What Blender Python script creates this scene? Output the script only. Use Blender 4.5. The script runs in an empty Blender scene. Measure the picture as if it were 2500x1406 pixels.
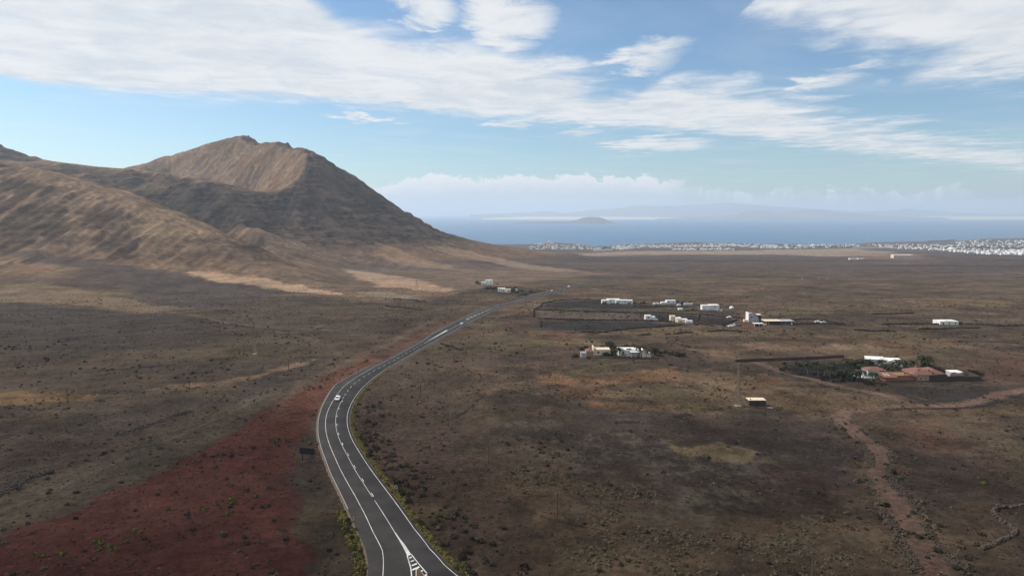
import bpy, math, random
import numpy as np
from mathutils import Vector

# ---------------------------------------------------------------- camera, sky, sun, exposure
SC = bpy.context.scene
COL = SC.collection
R = math.radians
F = 1667.0                      # focal length in photograph pixels (2500 wide)
CX, CY = 1250.0, 703.0
PITCH = math.atan(185.0 / F)    # horizon at row 518
CAM_Z = 250.0

cam_d = bpy.data.cameras.new("camera")
cam = bpy.data.objects.new("camera", cam_d); COL.objects.link(cam)
cam.location = (0, 0, CAM_Z)
cam.rotation_euler = (R(90) - PITCH, 0, 0)
cam_d.sensor_width = 36.0; cam_d.lens = 36.0 * F / 2500.0
cam_d.clip_start = 1.0; cam_d.clip_end = 300000.0
SC.camera = cam
SC.view_settings.view_transform = 'Standard'
SC.view_settings.look = 'None'
SC.view_settings.exposure = 0.0
SC.view_settings.gamma = 1.0
SC.render.engine = 'CYCLES'
SC.cycles.use_denoising = True
SC.cycles.denoiser = 'OPENIMAGEDENOISE'
SC.cycles.denoising_input_passes = 'RGB_ALBEDO_NORMAL'
SC.cycles.denoising_prefilter = 'NONE'
SC.cycles.max_bounces = 4
SC.cycles.volume_bounces = 1
SC.cycles.diffuse_bounces = 2
SC.cycles.use_adaptive_sampling = False

SUN_EL, SUN_AZ = 43.0, -64.0    # azimuth clockwise from the viewing direction (+Y)
sd = Vector((math.sin(R(SUN_AZ)) * math.cos(R(SUN_EL)), math.cos(R(SUN_AZ)) * math.cos(R(SUN_EL)), math.sin(R(SUN_EL))))
sun_l = bpy.data.lights.new("sun", 'SUN'); sun_l.energy = 5.0; sun_l.angle = R(0.53); sun_l.color = (1.0, 0.93, 0.83)
sun = bpy.data.objects.new("sun", sun_l); COL.objects.link(sun)
sun.rotation_euler = (-sd).to_track_quat('-Z', 'Y').to_euler(); sun.location = (0, 0, 900)

def pix_dir(px, py):
    px = np.asarray(px, float); py = np.asarray(py, float)
    a = (px - CX) / F; b = (CY - py) / F
    c, s = math.cos(PITCH), math.sin(PITCH)
    return np.stack([a, c + b * s, -s + b * c], -1)

world = bpy.data.worlds.new("World"); SC.world = world; world.use_nodes = True
wt = world.node_tree; wt.nodes.clear()
class NB:                        # small node-graph builder
    def __init__(s, tree): s.t = tree
    def n(s, typ, **kw):
        o = s.t.nodes.new(typ)
        for k, v in kw.items(): setattr(o, k, v)
        return o
    def put(s, sock, v):
        if isinstance(v, bpy.types.NodeSocket): s.t.links.new(v, sock)
        elif v is not None: sock.default_value = v
    def m(s, op, a, b=None, c=None, clamp=False):
        o = s.n('ShaderNodeMath', operation=op, use_clamp=clamp)
        for i, v in enumerate((a, b, c)): s.put(o.inputs[i], v)
        return o.outputs[0]
    def mr(s, v, a, b, c=0.0, d=1.0, smooth=True):
        o = s.n('ShaderNodeMapRange', interpolation_type='SMOOTHSTEP' if smooth else 'LINEAR')
        for i, x in enumerate((v, a, b, c, d)): s.put(o.inputs[i], x)
        return o.outputs[0]
    def noise(s, vec, scale, detail=6, rough=0.55, dist=0.0, dims='3D'):
        o = s.n('ShaderNodeTexNoise', noise_dimensions=dims)
        s.put(o.inputs['Vector'], vec); s.put(o.inputs['Scale'], scale); s.put(o.inputs['Detail'], detail)
        s.put(o.inputs['Roughness'], rough); s.put(o.inputs['Distortion'], dist)
        return o.outputs['Fac']
    def mix(s, f, a, b, blend='MIX'):
        o = s.n('ShaderNodeMix', data_type='RGBA', blend_type=blend)
        s.put(o.inputs[0], f); s.put(o.inputs[6], a); s.put(o.inputs[7], b)
        return o.outputs[2]
    def comb(s, x, y, z=0.0):
        o = s.n('ShaderNodeCombineXYZ')
        for i, v in enumerate((x, y, z)): s.put(o.inputs[i], v)
        return o.outputs[0]
    def curve(s, v, pts, x0, x1, y0, y1):
        v = s.m('DIVIDE', s.m('SUBTRACT', v, x0), x1 - x0, clamp=True)
        o = s.n('ShaderNodeFloatCurve'); cm = o.mapping; cu = cm.curves[0]
        pts = sorted(((min(max((p[0] - x0) / (x1 - x0), 0), 1), min(max((p[1] - y0) / (y1 - y0), 0), 1)) for p in pts))
        while len(cu.points) < len(pts): cu.points.new(0.5, 0.5)
        for q, p in zip(cu.points, pts): q.location = p; q.handle_type = 'VECTOR'
        cm.update(); s.put(o.inputs['Value'], v)
        return s.m('ADD', s.m('MULTIPLY', o.outputs[0], y1 - y0), y0)

def build_sky():
    g = NB(wt)
    sky = g.n('ShaderNodeTexSky', sky_type='NISHITA', sun_disc=False)
    sky.sun_elevation = R(SUN_EL); sky.sun_rotation = R(SUN_AZ % 360)
    sky.altitude = 250; sky.air_density = 1.0; sky.dust_density = 0.6; sky.ozone_density = 2.2
    tc = g.n('ShaderNodeTexCoord').outputs['Generated']
    sp = g.n('ShaderNodeSeparateXYZ'); g.put(sp.inputs[0], tc)
    x, y, z = sp.outputs
    zz = g.m('MAXIMUM', z, 0.012)
    a = g.m('DIVIDE', x, zz); b = g.m('DIVIDE', y, zz)
    def ab(pts):
        d = pix_dir([p[0] for p in pts], [p[1] for p in pts])
        return [(u[0] / u[2], u[1] / u[2]) for u in d]
    low = ab([(0, 192), (200, 222), (400, 236), (850, 256), (1250, 290), (1700, 322), (2100, 374), (2500, 418)])
    up = ab([(760, 0), (900, 62), (1000, 92), (1150, 106), (1260, 128), (1400, 142), (1480, 218), (1560, 222), (1640, 182), (1780, 186), (1860, 220), (2020, 248), (2060, 292), (2200, 300), (2300, 330), (2500, 366)])
    right = ab([(1815, 12), (1900, 40), (2050, 86), (2150, 130), (2240, 190), (2400, 200), (2500, 198)])
    X0, X1 = -8.0, 15.0
    low = [(X0, 3.2)] + low + [(X1, low[-1][1] + 3)]
    up = [(X0, 0.0), (up[0][0] - 0.35, 0.0)] + up + [(X1, up[-1][1] + 6)]
    right = [(X0, 0.0), (right[0][0] - 0.12, 0.0)] + right + [(X1, 9)]
    fl = g.curve(a, low, X0, X1, 0, 24); fu = g.curve(a, up, X0, X1, 0, 24); fr = g.curve(a, right, X0, X1, 0, 24)
    # noise in the plane of the cloud layer, stretched along the cloud street
    th = R(38)
    ra = g.m('ADD', g.m('MULTIPLY', a, math.cos(th)), g.m('MULTIPLY', b, math.sin(th)))
    rb = g.m('SUBTRACT', g.m('MULTIPLY', b, math.cos(th)), g.m('MULTIPLY', a, math.sin(th)))
    vec = g.comb(g.m('MULTIPLY', ra, 0.75), rb, 0.0)
    n1 = g.noise(vec, 0.8, 6, 0.56, 0.25)
    tn = g.n('ShaderNodeTexNoise', noise_dimensions='2D'); g.put(tn.inputs['Vector'], g.comb(a, b, 0.0))
    tn.inputs['Scale'].default_value = 2.4; tn.inputs['Detail'].default_value = 6; tn.inputs['Roughness'].default_value = 0.6; tn.inputs['Distortion'].default_value = 0.3
    n2 = tn.outputs['Fac']
    ws = g.n('ShaderNodeSeparateColor'); g.put(ws.inputs[0], tn.outputs['Color'])
    n3 = g.noise(vec, 0.35, 2, 0.5, 0.0)
    nn = g.m('ADD', g.m('MULTIPLY', g.m('SUBTRACT', n1, 0.5), 0.55), g.m('MULTIPLY', g.m('SUBTRACT', n2, 0.5), 0.55))
    bs = g.m('MAXIMUM', g.m('ABSOLUTE', b), 1.2)
    dlow = g.m('DIVIDE', g.m('SUBTRACT', fl, b), bs)
    dup = g.m('DIVIDE', g.m('SUBTRACT', b, fu), bs)
    dr = g.m('DIVIDE', g.m('SUBTRACT', fr, b), bs)
    band = g.m('MINIMUM', g.m('MULTIPLY', dlow, 1.8), g.m('MULTIPLY', dup, 1.2))
    fld = g.m('MINIMUM', g.m('MAXIMUM', band, g.m('MULTIPLY', dr, 1.1)), 0.30)
    # scattered small clouds, their outlines warped by the same noise
    aw = g.m('ADD', a, g.m('MULTIPLY', g.m('SUBTRACT', ws.outputs[0], 0.5), g.m('MULTIPLY', bs, 0.10)))
    bw = g.m('ADD', b, g.m('MULTIPLY', g.m('SUBTRACT', ws.outputs[1], 0.5), g.m('MULTIPLY', bs, 0.34)))
    for (px, py, rx, ry, st) in ((1040, 30, 80, 46, .16), (1255, 55, 95, 70, .17), (1575, 145, 85, 40, .15), (1610, 352, 130, 20, .13), (1410, 323, 50, 11, .10),
                                 (2030, 192, 60, 20, .08), (905, 288, 70, 9, .12), (1245, 302, 55, 13, .11)):
        (c0, c1, c2, c3) = ab([(px - rx, py), (px + rx, py), (px, py - ry), (px, py + ry)])
        a0, b0 = ab([(px, py)])[0]
        ex = g.m('DIVIDE', g.m('SUBTRACT', aw, a0), abs(c1[0] - c0[0]) / 2)
        ey = g.m('DIVIDE', g.m('SUBTRACT', bw, b0), abs(c3[1] - c2[1]) / 2)
        ee = g.m('SUBTRACT', 1.0, g.m('ADD', g.m('MULTIPLY', ex, ex), g.m('MULTIPLY', ey, ey)))
        fld = g.m('MAXIMUM', fld, g.m('MULTIPLY', g.m('MAXIMUM', ee, -2.0), st))
    # overhead and behind the camera the broken layer goes on
    far_cov = g.m('SUBTRACT', g.m('MULTIPLY', n3, 1.6), 0.74)
    back = g.mr(b, 2.6, 1.2)
    fld = g.m('ADD', g.m('MULTIPLY', fld, g.m('SUBTRACT', 1.0, back)), g.m('MULTIPLY', far_cov, back))
    dens = g.mr(g.m('ADD', fld, g.m('MULTIPLY', nn, 0.62)), -0.10, 0.18)
    # thin veil
    veil = g.m('MULTIPLY', g.mr(n1, 0.42, 0.75), 0.18)
    dens = g.m('MAXIMUM', dens, veil)
    dens = g.m('MULTIPLY', dens, g.m('MULTIPLY', g.mr(z, 0.012, 0.05), 0.95))
    # low cumulus along the horizon, in azimuth / elevation
    az = g.m('ARCTAN2', x, y)
    el = g.m('ARCSINE', z)
    tops = [(900, 470), (950, 445), (1000, 436), (1100, 430), (1300, 427), (1450, 428), (1570, 430), (1650, 438), (1690, 452), (1780, 466), (1850, 474), (1900, 462), (1935, 452), (1980, 470), (2035, 458), (2080, 470), (2150, 462), (2250, 470), (2340, 455), (2400, 478), (2500, 476)]
    td = pix_dir([t[0] for t in tops], [t[1] for t in tops])
    tp = [(math.atan2(u[0], u[1]), math.asin(u[2] / np.linalg.norm(u))) for u in td]
    tp = [(-3.2, 0.033), (-0.7, 0.04)] + tp + [(1.2, 0.04), (3.2, 0.033)]
    ft = g.curve(az, tp, -3.2, 3.2, 0, 0.08)
    cv = g.comb(g.m('MULTIPLY', az, 1.0), g.m('MULTIPLY', el, 1.5), 0.0)
    m1 = g.noise(cv, 22, 4, 0.6, 0.0); m2 = g.noise(cv, 70, 4, 0.6, 0.0)
    lumps = g.m('ADD', g.m('MULTIPLY', g.m('SUBTRACT', m1, 0.5), 0.042), g.m('MULTIPLY', g.m('SUBTRACT', m2, 0.5), 0.022))
    dt = g.m('ADD', g.m('SUBTRACT', ft, el), lumps)
    cum = g.mr(dt, -0.001, 0.0045)
    # broken to the right of the bank
    brk = g.mr(g.m('ADD', g.noise(g.comb(az, 0.0, 0.0), 26, 4, 0.6), g.m('MULTIPLY', lumps, 6)), 0.47, 0.60)
    solid = g.mr(az, 0.27, 0.21)
    cum = g.m('MULTIPLY', cum, g.m('MAXIMUM', solid, g.m('ADD', g.m('MULTIPLY', brk, 0.6), 0.25)))
    cum = g.m('MULTIPLY', cum, g.m('MULTIPLY', g.mr(el, -0.02, 0.03, 0.35, 1.0), 0.95))
    # colours (radiance / background strength)
    S = 0.105
    shade = g.mr(g.m('ADD', g.m('MULTIPLY', n2, 0.5), g.m('MULTIPLY', n1, 0.5)), 0.36, 0.62)
    ccol = g.mix(shade, (0.68 / S, 0.73 / S, 0.79 / S, 1), (0.87 / S, 0.88 / S, 0.89 / S, 1))
    lcol = g.mix(g.mr(g.m('ADD', dt, g.m('MULTIPLY', lumps, -0.5)), 0.03, 0.0), (0.66 / S, 0.72 / S, 0.80 / S, 1), (0.92 / S, 0.93 / S, 0.94 / S, 1))
    tint = g.mix(1.0, sky.outputs[0], (0.86, 1.05, 1.14, 1), 'MULTIPLY')
    c = g.mix(dens, tint, ccol)
    c = g.mix(cum, c, lcol)
    bg = g.n('ShaderNodeBackground'); g.put(bg.inputs[0], c); bg.inputs[1].default_value = S
    out = g.n('ShaderNodeOutputWorld'); wt.links.new(bg.outputs[0], out.inputs[0])
build_sky()
# ---------------------------------------------------------------- numeric helpers
rng = np.random.default_rng(7)
random.seed(7)
_perm = np.random.default_rng(11).permutation(256).astype(np.int64)
_perm = np.concatenate([_perm, _perm])
_ang = np.random.default_rng(12).uniform(0, 2 * np.pi, 256)
_gx, _gy = np.cos(_ang), np.sin(_ang)
def perlin(x, y):
    xi = np.floor(x).astype(np.int64); yi = np.floor(y).astype(np.int64)
    xf = x - xi; yf = y - yi
    xi &= 255; yi &= 255
    def gr(ix, iy, dx, dy):
        h = _perm[(_perm[ix & 255] + iy) & 255]
        return _gx[h] * dx + _gy[h] * dy
    u = xf * xf * xf * (xf * (xf * 6 - 15) + 10); v = yf * yf * yf * (yf * (yf * 6 - 15) + 10)
    a = gr(xi, yi, xf, yf); b = gr(xi + 1, yi, xf - 1, yf)
    c = gr(xi, yi + 1, xf, yf - 1); d = gr(xi + 1, yi + 1, xf - 1, yf - 1)
    return (a + u * (b - a)) * (1 - v) + (c + u * (d - c)) * v      # about -0.7..0.7
def fbm(x, y, s, o=4, g=0.5, ox=0.0):
    t = np.zeros_like(x, dtype=float); a = 1.0; f = 1.0 / s
    for k in range(o):
        t += a * perlin(x * f + 17.3 * k + ox, y * f - 9.1 * k + ox * 1.7); a *= g; f *= 2.03
    return t
def sst(v, a, b):
    t = np.clip((v - a) / (b - a), 0, 1); return t * t * (3 - 2 * t)
def lerp(a, b, t): return a + (b - a) * t
def gully(x, y, dx, dy, s):      # stripes running along (dx,dy) across cells of size s
    px, py = x / s, y / s
    ix, iy = np.floor(px), np.floor(py); fx, fy = px - ix, py - iy
    va = np.zeros_like(x); wt_ = np.zeros_like(x)
    for i in (-2, -1, 0, 1):
        for j in (-2, -1, 0, 1):
            cx = (ix - i).astype(np.int64); cy = (iy - j).astype(np.int64)
            h = _perm[(_perm[cx & 255] + cy) & 255]
            ox, oy = 0.5 * h / 256.0, 0.5 * ((h * 73) % 256) / 256.0
            qx, qy = fx + i - ox, fy + j - oy
            d = qx * qx + qy * qy; w = np.exp(-d * 2.0)
            va += np.cos((qx * -dy + qy * dx) * 2 * np.pi) * w; wt_ += w
    return va / wt_

# ---------------------------------------------------------------- terrain as a height function
def z_base(x, y):
    yy = np.clip(y, -1200, 9000)
    t = 182.0 - 0.0372 * yy
    return 4.0 + 6.0 * np.log1p(np.exp(np.clip(t / 6.0, -40, 60)))
def pt(px, py, depth):           # a point seen at a pixel at forward distance y = depth
    d = pix_dir(px, py); k = depth / d[..., 1]
    return np.stack([d[..., 0] * k, d[..., 1] * k, CAM_Z + d[..., 2] * k], -1)

RIDGE_A = [(-420, 330, 1620), (-150, 372, 1560), (0, 397, 1500), (100, 412, 1470), (200, 432, 1430), (330, 470, 1370), (450, 515, 1300), (550, 560, 1220), (620, 595, 1130), (680, 630, 1040), (750, 665, 950), (820, 695, 870), (890, 715, 795)]
RIDGE_B = [(-420, 250, 2500), (-150, 310, 2400), (0, 352, 2300), (60, 372, 2240), (100, 385, 2200), (200, 402, 2100), (330, 412, 2000), (470, 428, 1850), (540, 436, 1800), (600, 460, 1770), (640, 485, 1730), (690, 512, 1690)]
RIDGE_C = [(150, 470, 2750), (250, 436, 2650), (320, 408, 2570), (400, 380, 2500), (500, 345, 2430), (570, 327, 2380), (600, 318, 2350), (625, 334, 2300), (660, 336, 2240), (690, 335, 2180), (725, 353, 2070), (755, 361, 1950), (800, 400, 1960), (835, 421, 1970), (870, 432, 1980), (930, 475, 2000), (1000, 521, 2020), (1050, 555, 2050), (1100, 575, 2100), (1180, 593, 2250), (1240, 605, 2420), (1300, 617, 2650)]
NOSE = [(755, 361, 1950), (762, 392, 1890), (744, 422, 1835), (756, 448, 1790), (722, 472, 1745), (690, 490, 1700)]
FOOT_A = [(-420, 575, 1130), (-150, 585, 1080), (0, 590, 1050), (183, 620, 1020), (277, 633, 1000), (461, 667, 950), (597, 688, 900), (700, 701, 850), (880, 718, 780)]
def ctrl():
    P = []
    def line(l, step=55.0):
        w = pt([p[0] for p in l], [p[1] for p in l], np.array([p[2] for p in l], float))
        for i in range(len(w) - 1):
            n = max(1, int(np.linalg.norm(w[i + 1, :2] - w[i, :2]) / step))
            for k in range(n): P.append(lerp(w[i], w[i + 1], k / n))
        P.append(w[-1])
    def behind(l, dd, dz):
        for px, py, de in l:
            w = pt(px, py, float(de)); P.append(np.array([w[0] * (de + dd) / de, w[1] + dd, max(w[2] - dz, z_base(0, w[1] + dd) + 2)]))
    line(RIDGE_A); line(RIDGE_B); line(RIDGE_C); line(NOSE, 40); line(FOOT_A, 80)
    behind(RIDGE_A[:9], 130, 62); behind(RIDGE_A[9:], 90, 10)
    behind(RIDGE_B[:-2], 210, 85); behind(RIDGE_C[:16], 330, 190); behind(RIDGE_C[16:], 300, 40)
    # lit west face of the big mountain, its dark front, the cliff shoulder and the fans
    for p in [(420, 430, 2390), (500, 400, 2330), (520, 428, 2230), (560, 380, 2290), (600, 420, 2100), (600, 380, 2230), (640, 440, 1980), (650, 400, 2080), (640, 478, 1870),
              (690, 380, 2090), (690, 430, 1920), (670, 470, 1830), (720, 400, 1965),
              (800, 460, 1850), (860, 480, 1860), (920, 510, 1880),
              (740, 510, 1690), (800, 515, 1715), (870, 518, 1745), (930, 530, 1780), (990, 548, 1830),
              (700, 545, 1610), (760, 560, 1590), (830, 570, 1600), (900, 580, 1640), (980, 585, 1700), (1060, 595, 1760),
              (720, 600, 1480), (800, 615, 1470), (900, 620, 1500), (1000, 622, 1540), (1100, 622, 1640), (1200, 628, 1700), (1300, 640, 1650),
              (700, 640, 1260), (780, 645, 1330), (830, 655, 1360), (920, 650, 1420), (1000, 652, 1400), (1100, 658, 1340), (1170, 664, 1290), (1300, 664, 1270), (1440, 667, 1235),
              # valley between the front hill and the dark ridge
              (600, 520, 1560), (640, 560, 1450), (680, 600, 1330), (740, 640, 1200), (800, 665, 1130), (560, 500, 1620), (480, 480, 1680), (350, 455, 1800), (200, 425, 1960), (60, 400, 2100),
              # pale fan in front of the valley
              (850, 660, 1180), (950, 672, 1090), (1050, 690, 990), (1110, 712, 860), (900, 700, 900),
              # valley floor between the front hill and the near fan on the left
              (0, 625, 990), (0, 660, 905), (0, 695, 800), (0, 735, 680), (-200, 620, 1000), (-200, 690, 800), (-200, 735, 690), (120, 640, 965), (120, 690, 815), (200, 668, 885), (220, 705, 780), (350, 690, 850), (340, 730, 715), (480, 705, 820), (600, 712, 800), (170, 742, 665), (400, 756, 650)]:
        P.append(pt(p[0], p[1], float(p[2])))
    # the plain
    for px, py in [(-300, 800), (0, 800), (200, 800), (400, 800), (600, 770), (800, 750), (950, 740), (1100, 725), (1250, 700), (1400, 690), (1550, 675), (1500, 655), (1450, 640), (1400, 625), (1500, 620), (1600, 640), (1700, 660), (-300, 900), (100, 880), (500, 880), (800, 850), (1100, 800), (1300, 750)]:
        d = pix_dir(px, py); k = 64.0 / (-d[2] - 0.0372 * d[1])
        x, y = d[0] * k, d[1] * k; P.append(np.array([x, y, z_base(0, y)]))
    for x in np.arange(-3400, 2600, 300.0):
        for y in (100.0, 350.0): P.append(np.array([x, y, z_base(0, y)]))
        P.append(np.array([x, 4300.0, z_base(0, 4300)])); 
        if x > 700: 
            for y in (900., 1500., 2200., 3000.): P.append(np.array([x, y, z_base(0, y)]))
    for y in (3300., 3700.):
        for x in np.arange(-3400, 1200, 400.0): P.append(np.array([x, y, z_base(0, y) + (60 if x < -900 else 0)]))
    for y in (500., 800.): P.append(np.array([-2600., y, z_base(0, y) + 120]))
    Q = []                       # drop points that crowd an earlier one
    for p in P:
        if all((p[0] - q[0]) ** 2 + (p[1] - q[1]) ** 2 > 30 ** 2 for q in Q): Q.append(p)
    return np.array(Q)
_C = ctrl()
_C[:, 2] -= z_base(_C[:, 0], _C[:, 1])
def _solve():
    x = _C[:, :2] / 1000.0; n = len(x)
    d = np.sqrt(((x[:, None] - x[None]) ** 2).sum(-1) + 0.022 ** 2)
    A = np.zeros((n + 3, n + 3)); A[:n, :n] = -d + 0 * d; A[np.arange(n), np.arange(n)] += 0.0008 + 0.022
    A[:n, n] = 1; A[:n, n + 1:] = x; A[n, :n] = 1; A[n + 1:, :n] = x.T
    return np.linalg.solve(A, np.concatenate([_C[:, 2], np.zeros(3)]))
_W = _solve()
GX0, GX1, GY0, GY1, GS = -3300.0, 1500.0, 250.0, 4000.0, 10.0
def _grid():
    xs = np.arange(GX0, GX1 + 1, GS); ys = np.arange(GY0, GY1 + 1, GS)
    X, Y = np.meshgrid(xs, ys); U = np.empty(X.size)
    q = np.stack([X.ravel(), Y.ravel()], -1) / 1000.0; c = _C[:, :2] / 1000.0; n = len(c)
    for i in range(0, len(q), 20000):
        p = q[i:i + 20000]
        d = np.sqrt((p[:, None, 0] - c[None, :, 0]) ** 2 + (p[:, None, 1] - c[None, :, 1]) ** 2 + 0.022 ** 2)
        U[i:i + 20000] = -d @ _W[:n] + _W[n] + p @ _W[n + 1:]
    U = U.reshape(X.shape)
    # the mountains keep to their side; the plain stays plain
    foot = sst(U, 0.5, 6.0)
    edge = sst(X, 1400, 900) * sst(Y, 260, 420) * sst(Y, 3990, 3500)
    return U * foot * edge
_U = _grid()
def bil(G, x, y):
    fx = np.clip((np.asarray(x, float) - GX0) / GS, 0, G.shape[1] - 1.001); fy = np.clip((np.asarray(y, float) - GY0) / GS, 0, G.shape[0] - 1.001)
    ix = fx.astype(int); iy = fy.astype(int); u = fx - ix; v = fy - iy
    return (G[iy, ix] * (1 - u) + G[iy, ix + 1] * u) * (1 - v) + (G[iy + 1, ix] * (1 - u) + G[iy + 1, ix + 1] * u) * v
_GYG, _GXG = np.gradient(_U, GS)
def uplift(x, y): return bil(_U, x, y)
# coast line on the sea plane
_cp = np.array([(1050, 596), (1290, 596), (1350, 592), (1420, 597), (1450, 601), (1485, 601), (1520, 596), (1650, 593), (1700, 591), (1800, 594), (1950, 596), (2050, 597), (2120, 592), (2200, 590), (2330, 588), (2400, 583), (2500, 581), (2650, 581)], float)
_cd = pix_dir(_cp[:, 0], _cp[:, 1]); _ck = CAM_Z / -_cd[:, 2]
_cx, _cy = _cd[:, 0] * _ck, _cd[:, 1] * _ck
_o = np.argsort(_cx); _cx, _cy = _cx[_o], _cy[_o]
def coast(x): return np.interp(x, np.concatenate([[-9000, -2500], _cx, [9000]]), np.concatenate([[4300, 4900], _cy, [7200]]))
def hs(x, y):                    # smooth ground
    return z_base(x, y) + uplift(x, y)
_road = {}
def h(x, y):
    x = np.atleast_1d(np.asarray(x, float)); y = np.atleast_1d(np.asarray(y, float))
    u = uplift(x, y); z = z_base(x, y) + u
    gx, gy = bil(_GXG, x, y), bil(_GYG, x, y)
    sl = np.sqrt(gx * gx + gy * gy) + 1e-6
    r = np.sqrt(x * x + y * y)
    hill = sst(u, 4, 40) * sst(sl, 0.05, 0.25)
    rk = np.zeros_like(z); w = u > 3.5
    if w.any():
        X, Y, Hl, S_ = x[w], y[w], hill[w], sl[w]; dx, dy = gx[w] / S_, gy[w] / S_
        g1 = gully(X, Y, dx, dy, 120.0); g2 = gully(X + 31, Y, dx, dy, 52.0); g3 = gully(X, Y + 77, dx, dy, 23.0); g4 = gully(X + 12, Y + 40, dx, dy, 88.0)
        k = np.clip(S_ / 0.4, 0.2, 1.3)
        Z = z[w] + Hl * k * ((g1 - 0.3) * 3.4 + (g2 - .2) * 2.8 + g3 * 2.0 + 2.4 * fbm(X, Y, 170, 4, .55, 3.))
        # lava-flow strata: steps where the rock crops out
        r_ = rockmask(X, Y, u[w], S_); Z = Z + r_ * Hl * 6.5 * (g4 - .35)
        zz = Z + 16.0 * fbm(X, Y, 240, 4); per = 17.0; fr = zz / per - np.floor(zz / per)
        Z = Z + r_ * 7.5 * np.clip(.55 + 1.2 * fbm(X, Y, 110, 3, .6, 4.), 0, 1.2) * (sst(fr, 0.35, 0.75) - fr)
        z = z.copy(); z[w] = Z
    # broken ground everywhere
    plain = 1 - 0.6 * hill
    z = z + plain * (1.4 * fbm(x, y, 95, 3) + 0.28 * fbm(x, y, 14, 2)) * sst(r, 20, 140) + hill * 0.9 * fbm(x, y, 22, 3)
    # sea
    c = coast(x) + 60 * fbm(x, y * 0, 300, 3)
    z = np.where(y > c - 250, lerp(z, 1.5, sst(y, c - 250, c)), z)
    z = np.where(y > c, -25 * sst(y, c, c + 120) + 1.5 * (1 - sst(y, c, c + 40)), z)
    if 'p' in _road:
        sel = (r < 2300) & (y > -100) & (x > -260) & (x < 420)
        if sel.any():
            xs, ys = x[sel], y[sel]
            rp = _road['p']; dm = np.empty(len(xs)); zr = np.empty(len(xs)); hw = np.empty(len(xs))
            for i in range(0, len(xs), 30000):
                d2 = (xs[i:i + 30000, None] - rp[None, :, 0]) ** 2 + (ys[i:i + 30000, None] - rp[None, :, 1]) ** 2
                j = d2.argmin(1); dm[i:i + 30000] = np.sqrt(d2[np.arange(len(j)), j]); zr[i:i + 30000] = rp[j, 2]; hw[i:i + 30000] = rp[j, 3]
            zn = z[sel]; emb = 0.22 + 0.0007 * np.sqrt(xs ** 2 + ys ** 2)
            t = sst(dm, hw + 1.2, hw + 16)
            zn = lerp(zr - emb, zn, t)
            z = z.copy(); z[sel] = zn
    return z
def in_poly(x, y, poly):
    ins = np.zeros(x.shape, bool); n = len(poly); j = n - 1
    for i in range(n):
        xi, yi = poly[i]; xj, yj = poly[j]
        with np.errstate(divide='ignore', invalid='ignore'):
            c = ((yi > y) != (yj > y)) & (x < (xj - xi) * (y - yi) / (yj - yi + 1e-12) + xi)
        ins ^= c; j = i
    return ins
def rockmask(x, y, u, sl):
    d = np.maximum(y, 1.0)
    n = fbm(x, y, 140, 3)
    # dark rocky flanks: the ridge behind the front hill, the mountain's front face, gully heads of the front hill
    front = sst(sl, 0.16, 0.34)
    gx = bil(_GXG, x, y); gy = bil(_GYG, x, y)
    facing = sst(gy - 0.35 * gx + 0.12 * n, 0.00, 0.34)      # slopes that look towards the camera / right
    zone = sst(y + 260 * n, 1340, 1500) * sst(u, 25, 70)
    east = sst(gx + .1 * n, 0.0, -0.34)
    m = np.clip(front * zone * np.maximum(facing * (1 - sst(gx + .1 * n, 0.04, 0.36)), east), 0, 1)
    if 'HEADS_W' in globals():
        for p in HEADS_W: m = np.maximum(m, .5 * mask_poly(x, y, p, 26, 70, 60) * sst(u, 12, 40))
        if 'CLIFF_W' in globals(): m = np.maximum(m, mask_poly(x, y, CLIFF_W, 16, 40, 70))
    return m
def hit(px, py, fn=None):        # where the ray through a pixel meets the ground
    fn = fn or h
    px = np.atleast_1d(np.asarray(px, float)); py = np.atleast_1d(np.asarray(py, float))
    d = pix_dir(px, py); d /= np.linalg.norm(d, axis=1)[:, None]
    t = np.broadcast_to(np.geomspace(60, 9000, 420), (len(px), 420))
    def march(t, f):
        H = f((d[:, 0:1] * t).ravel(), (d[:, 1:2] * t).ravel()).reshape(t.shape)
        below = CAM_Z + d[:, 2:3] * t < H
        i = np.maximum(np.where(below.any(1), below.argmax(1), t.shape[1] - 1), 1); k = np.arange(len(t))
        return t[k, i - 1].copy(), t[k, i].copy()
    lo, hi = march(t, hs)
    if fn is not hs: lo, hi = march(hi[:, None] * np.linspace(.9, 1.12, 36)[None], fn)
    for _ in range(10):
        m = (lo + hi) / 2
        b = CAM_Z + d[:, 2] * m < fn(d[:, 0] * m, d[:, 1] * m)
        hi = np.where(b, m, hi); lo = np.where(b, lo, m)
    x, y = d[:, 0] * hi, d[:, 1] * hi
    return np.stack([x, y, fn(x, y)], -1)
def spline(p, step):
    p = np.asarray(p, float); out = []
    q = np.vstack([2 * p[0] - p[1], p, 2 * p[-1] - p[-2]])
    for i in range(1, len(q) - 2):
        n = max(2, int(np.linalg.norm(q[i + 1, :2] - q[i, :2]) / step) + 1)
        t = (np.arange(n) / n)[:, None]
        a, b, c, d = q[i - 1], q[i], q[i + 1], q[i + 2]
        out.append(0.5 * (2 * b + (c - a) * t + (2 * a - 5 * b + 4 * c - d) * t * t + (3 * b - a - 3 * c + d) * t ** 3))
    out.append(p[-1][None]); return np.vstack(out)

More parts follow.
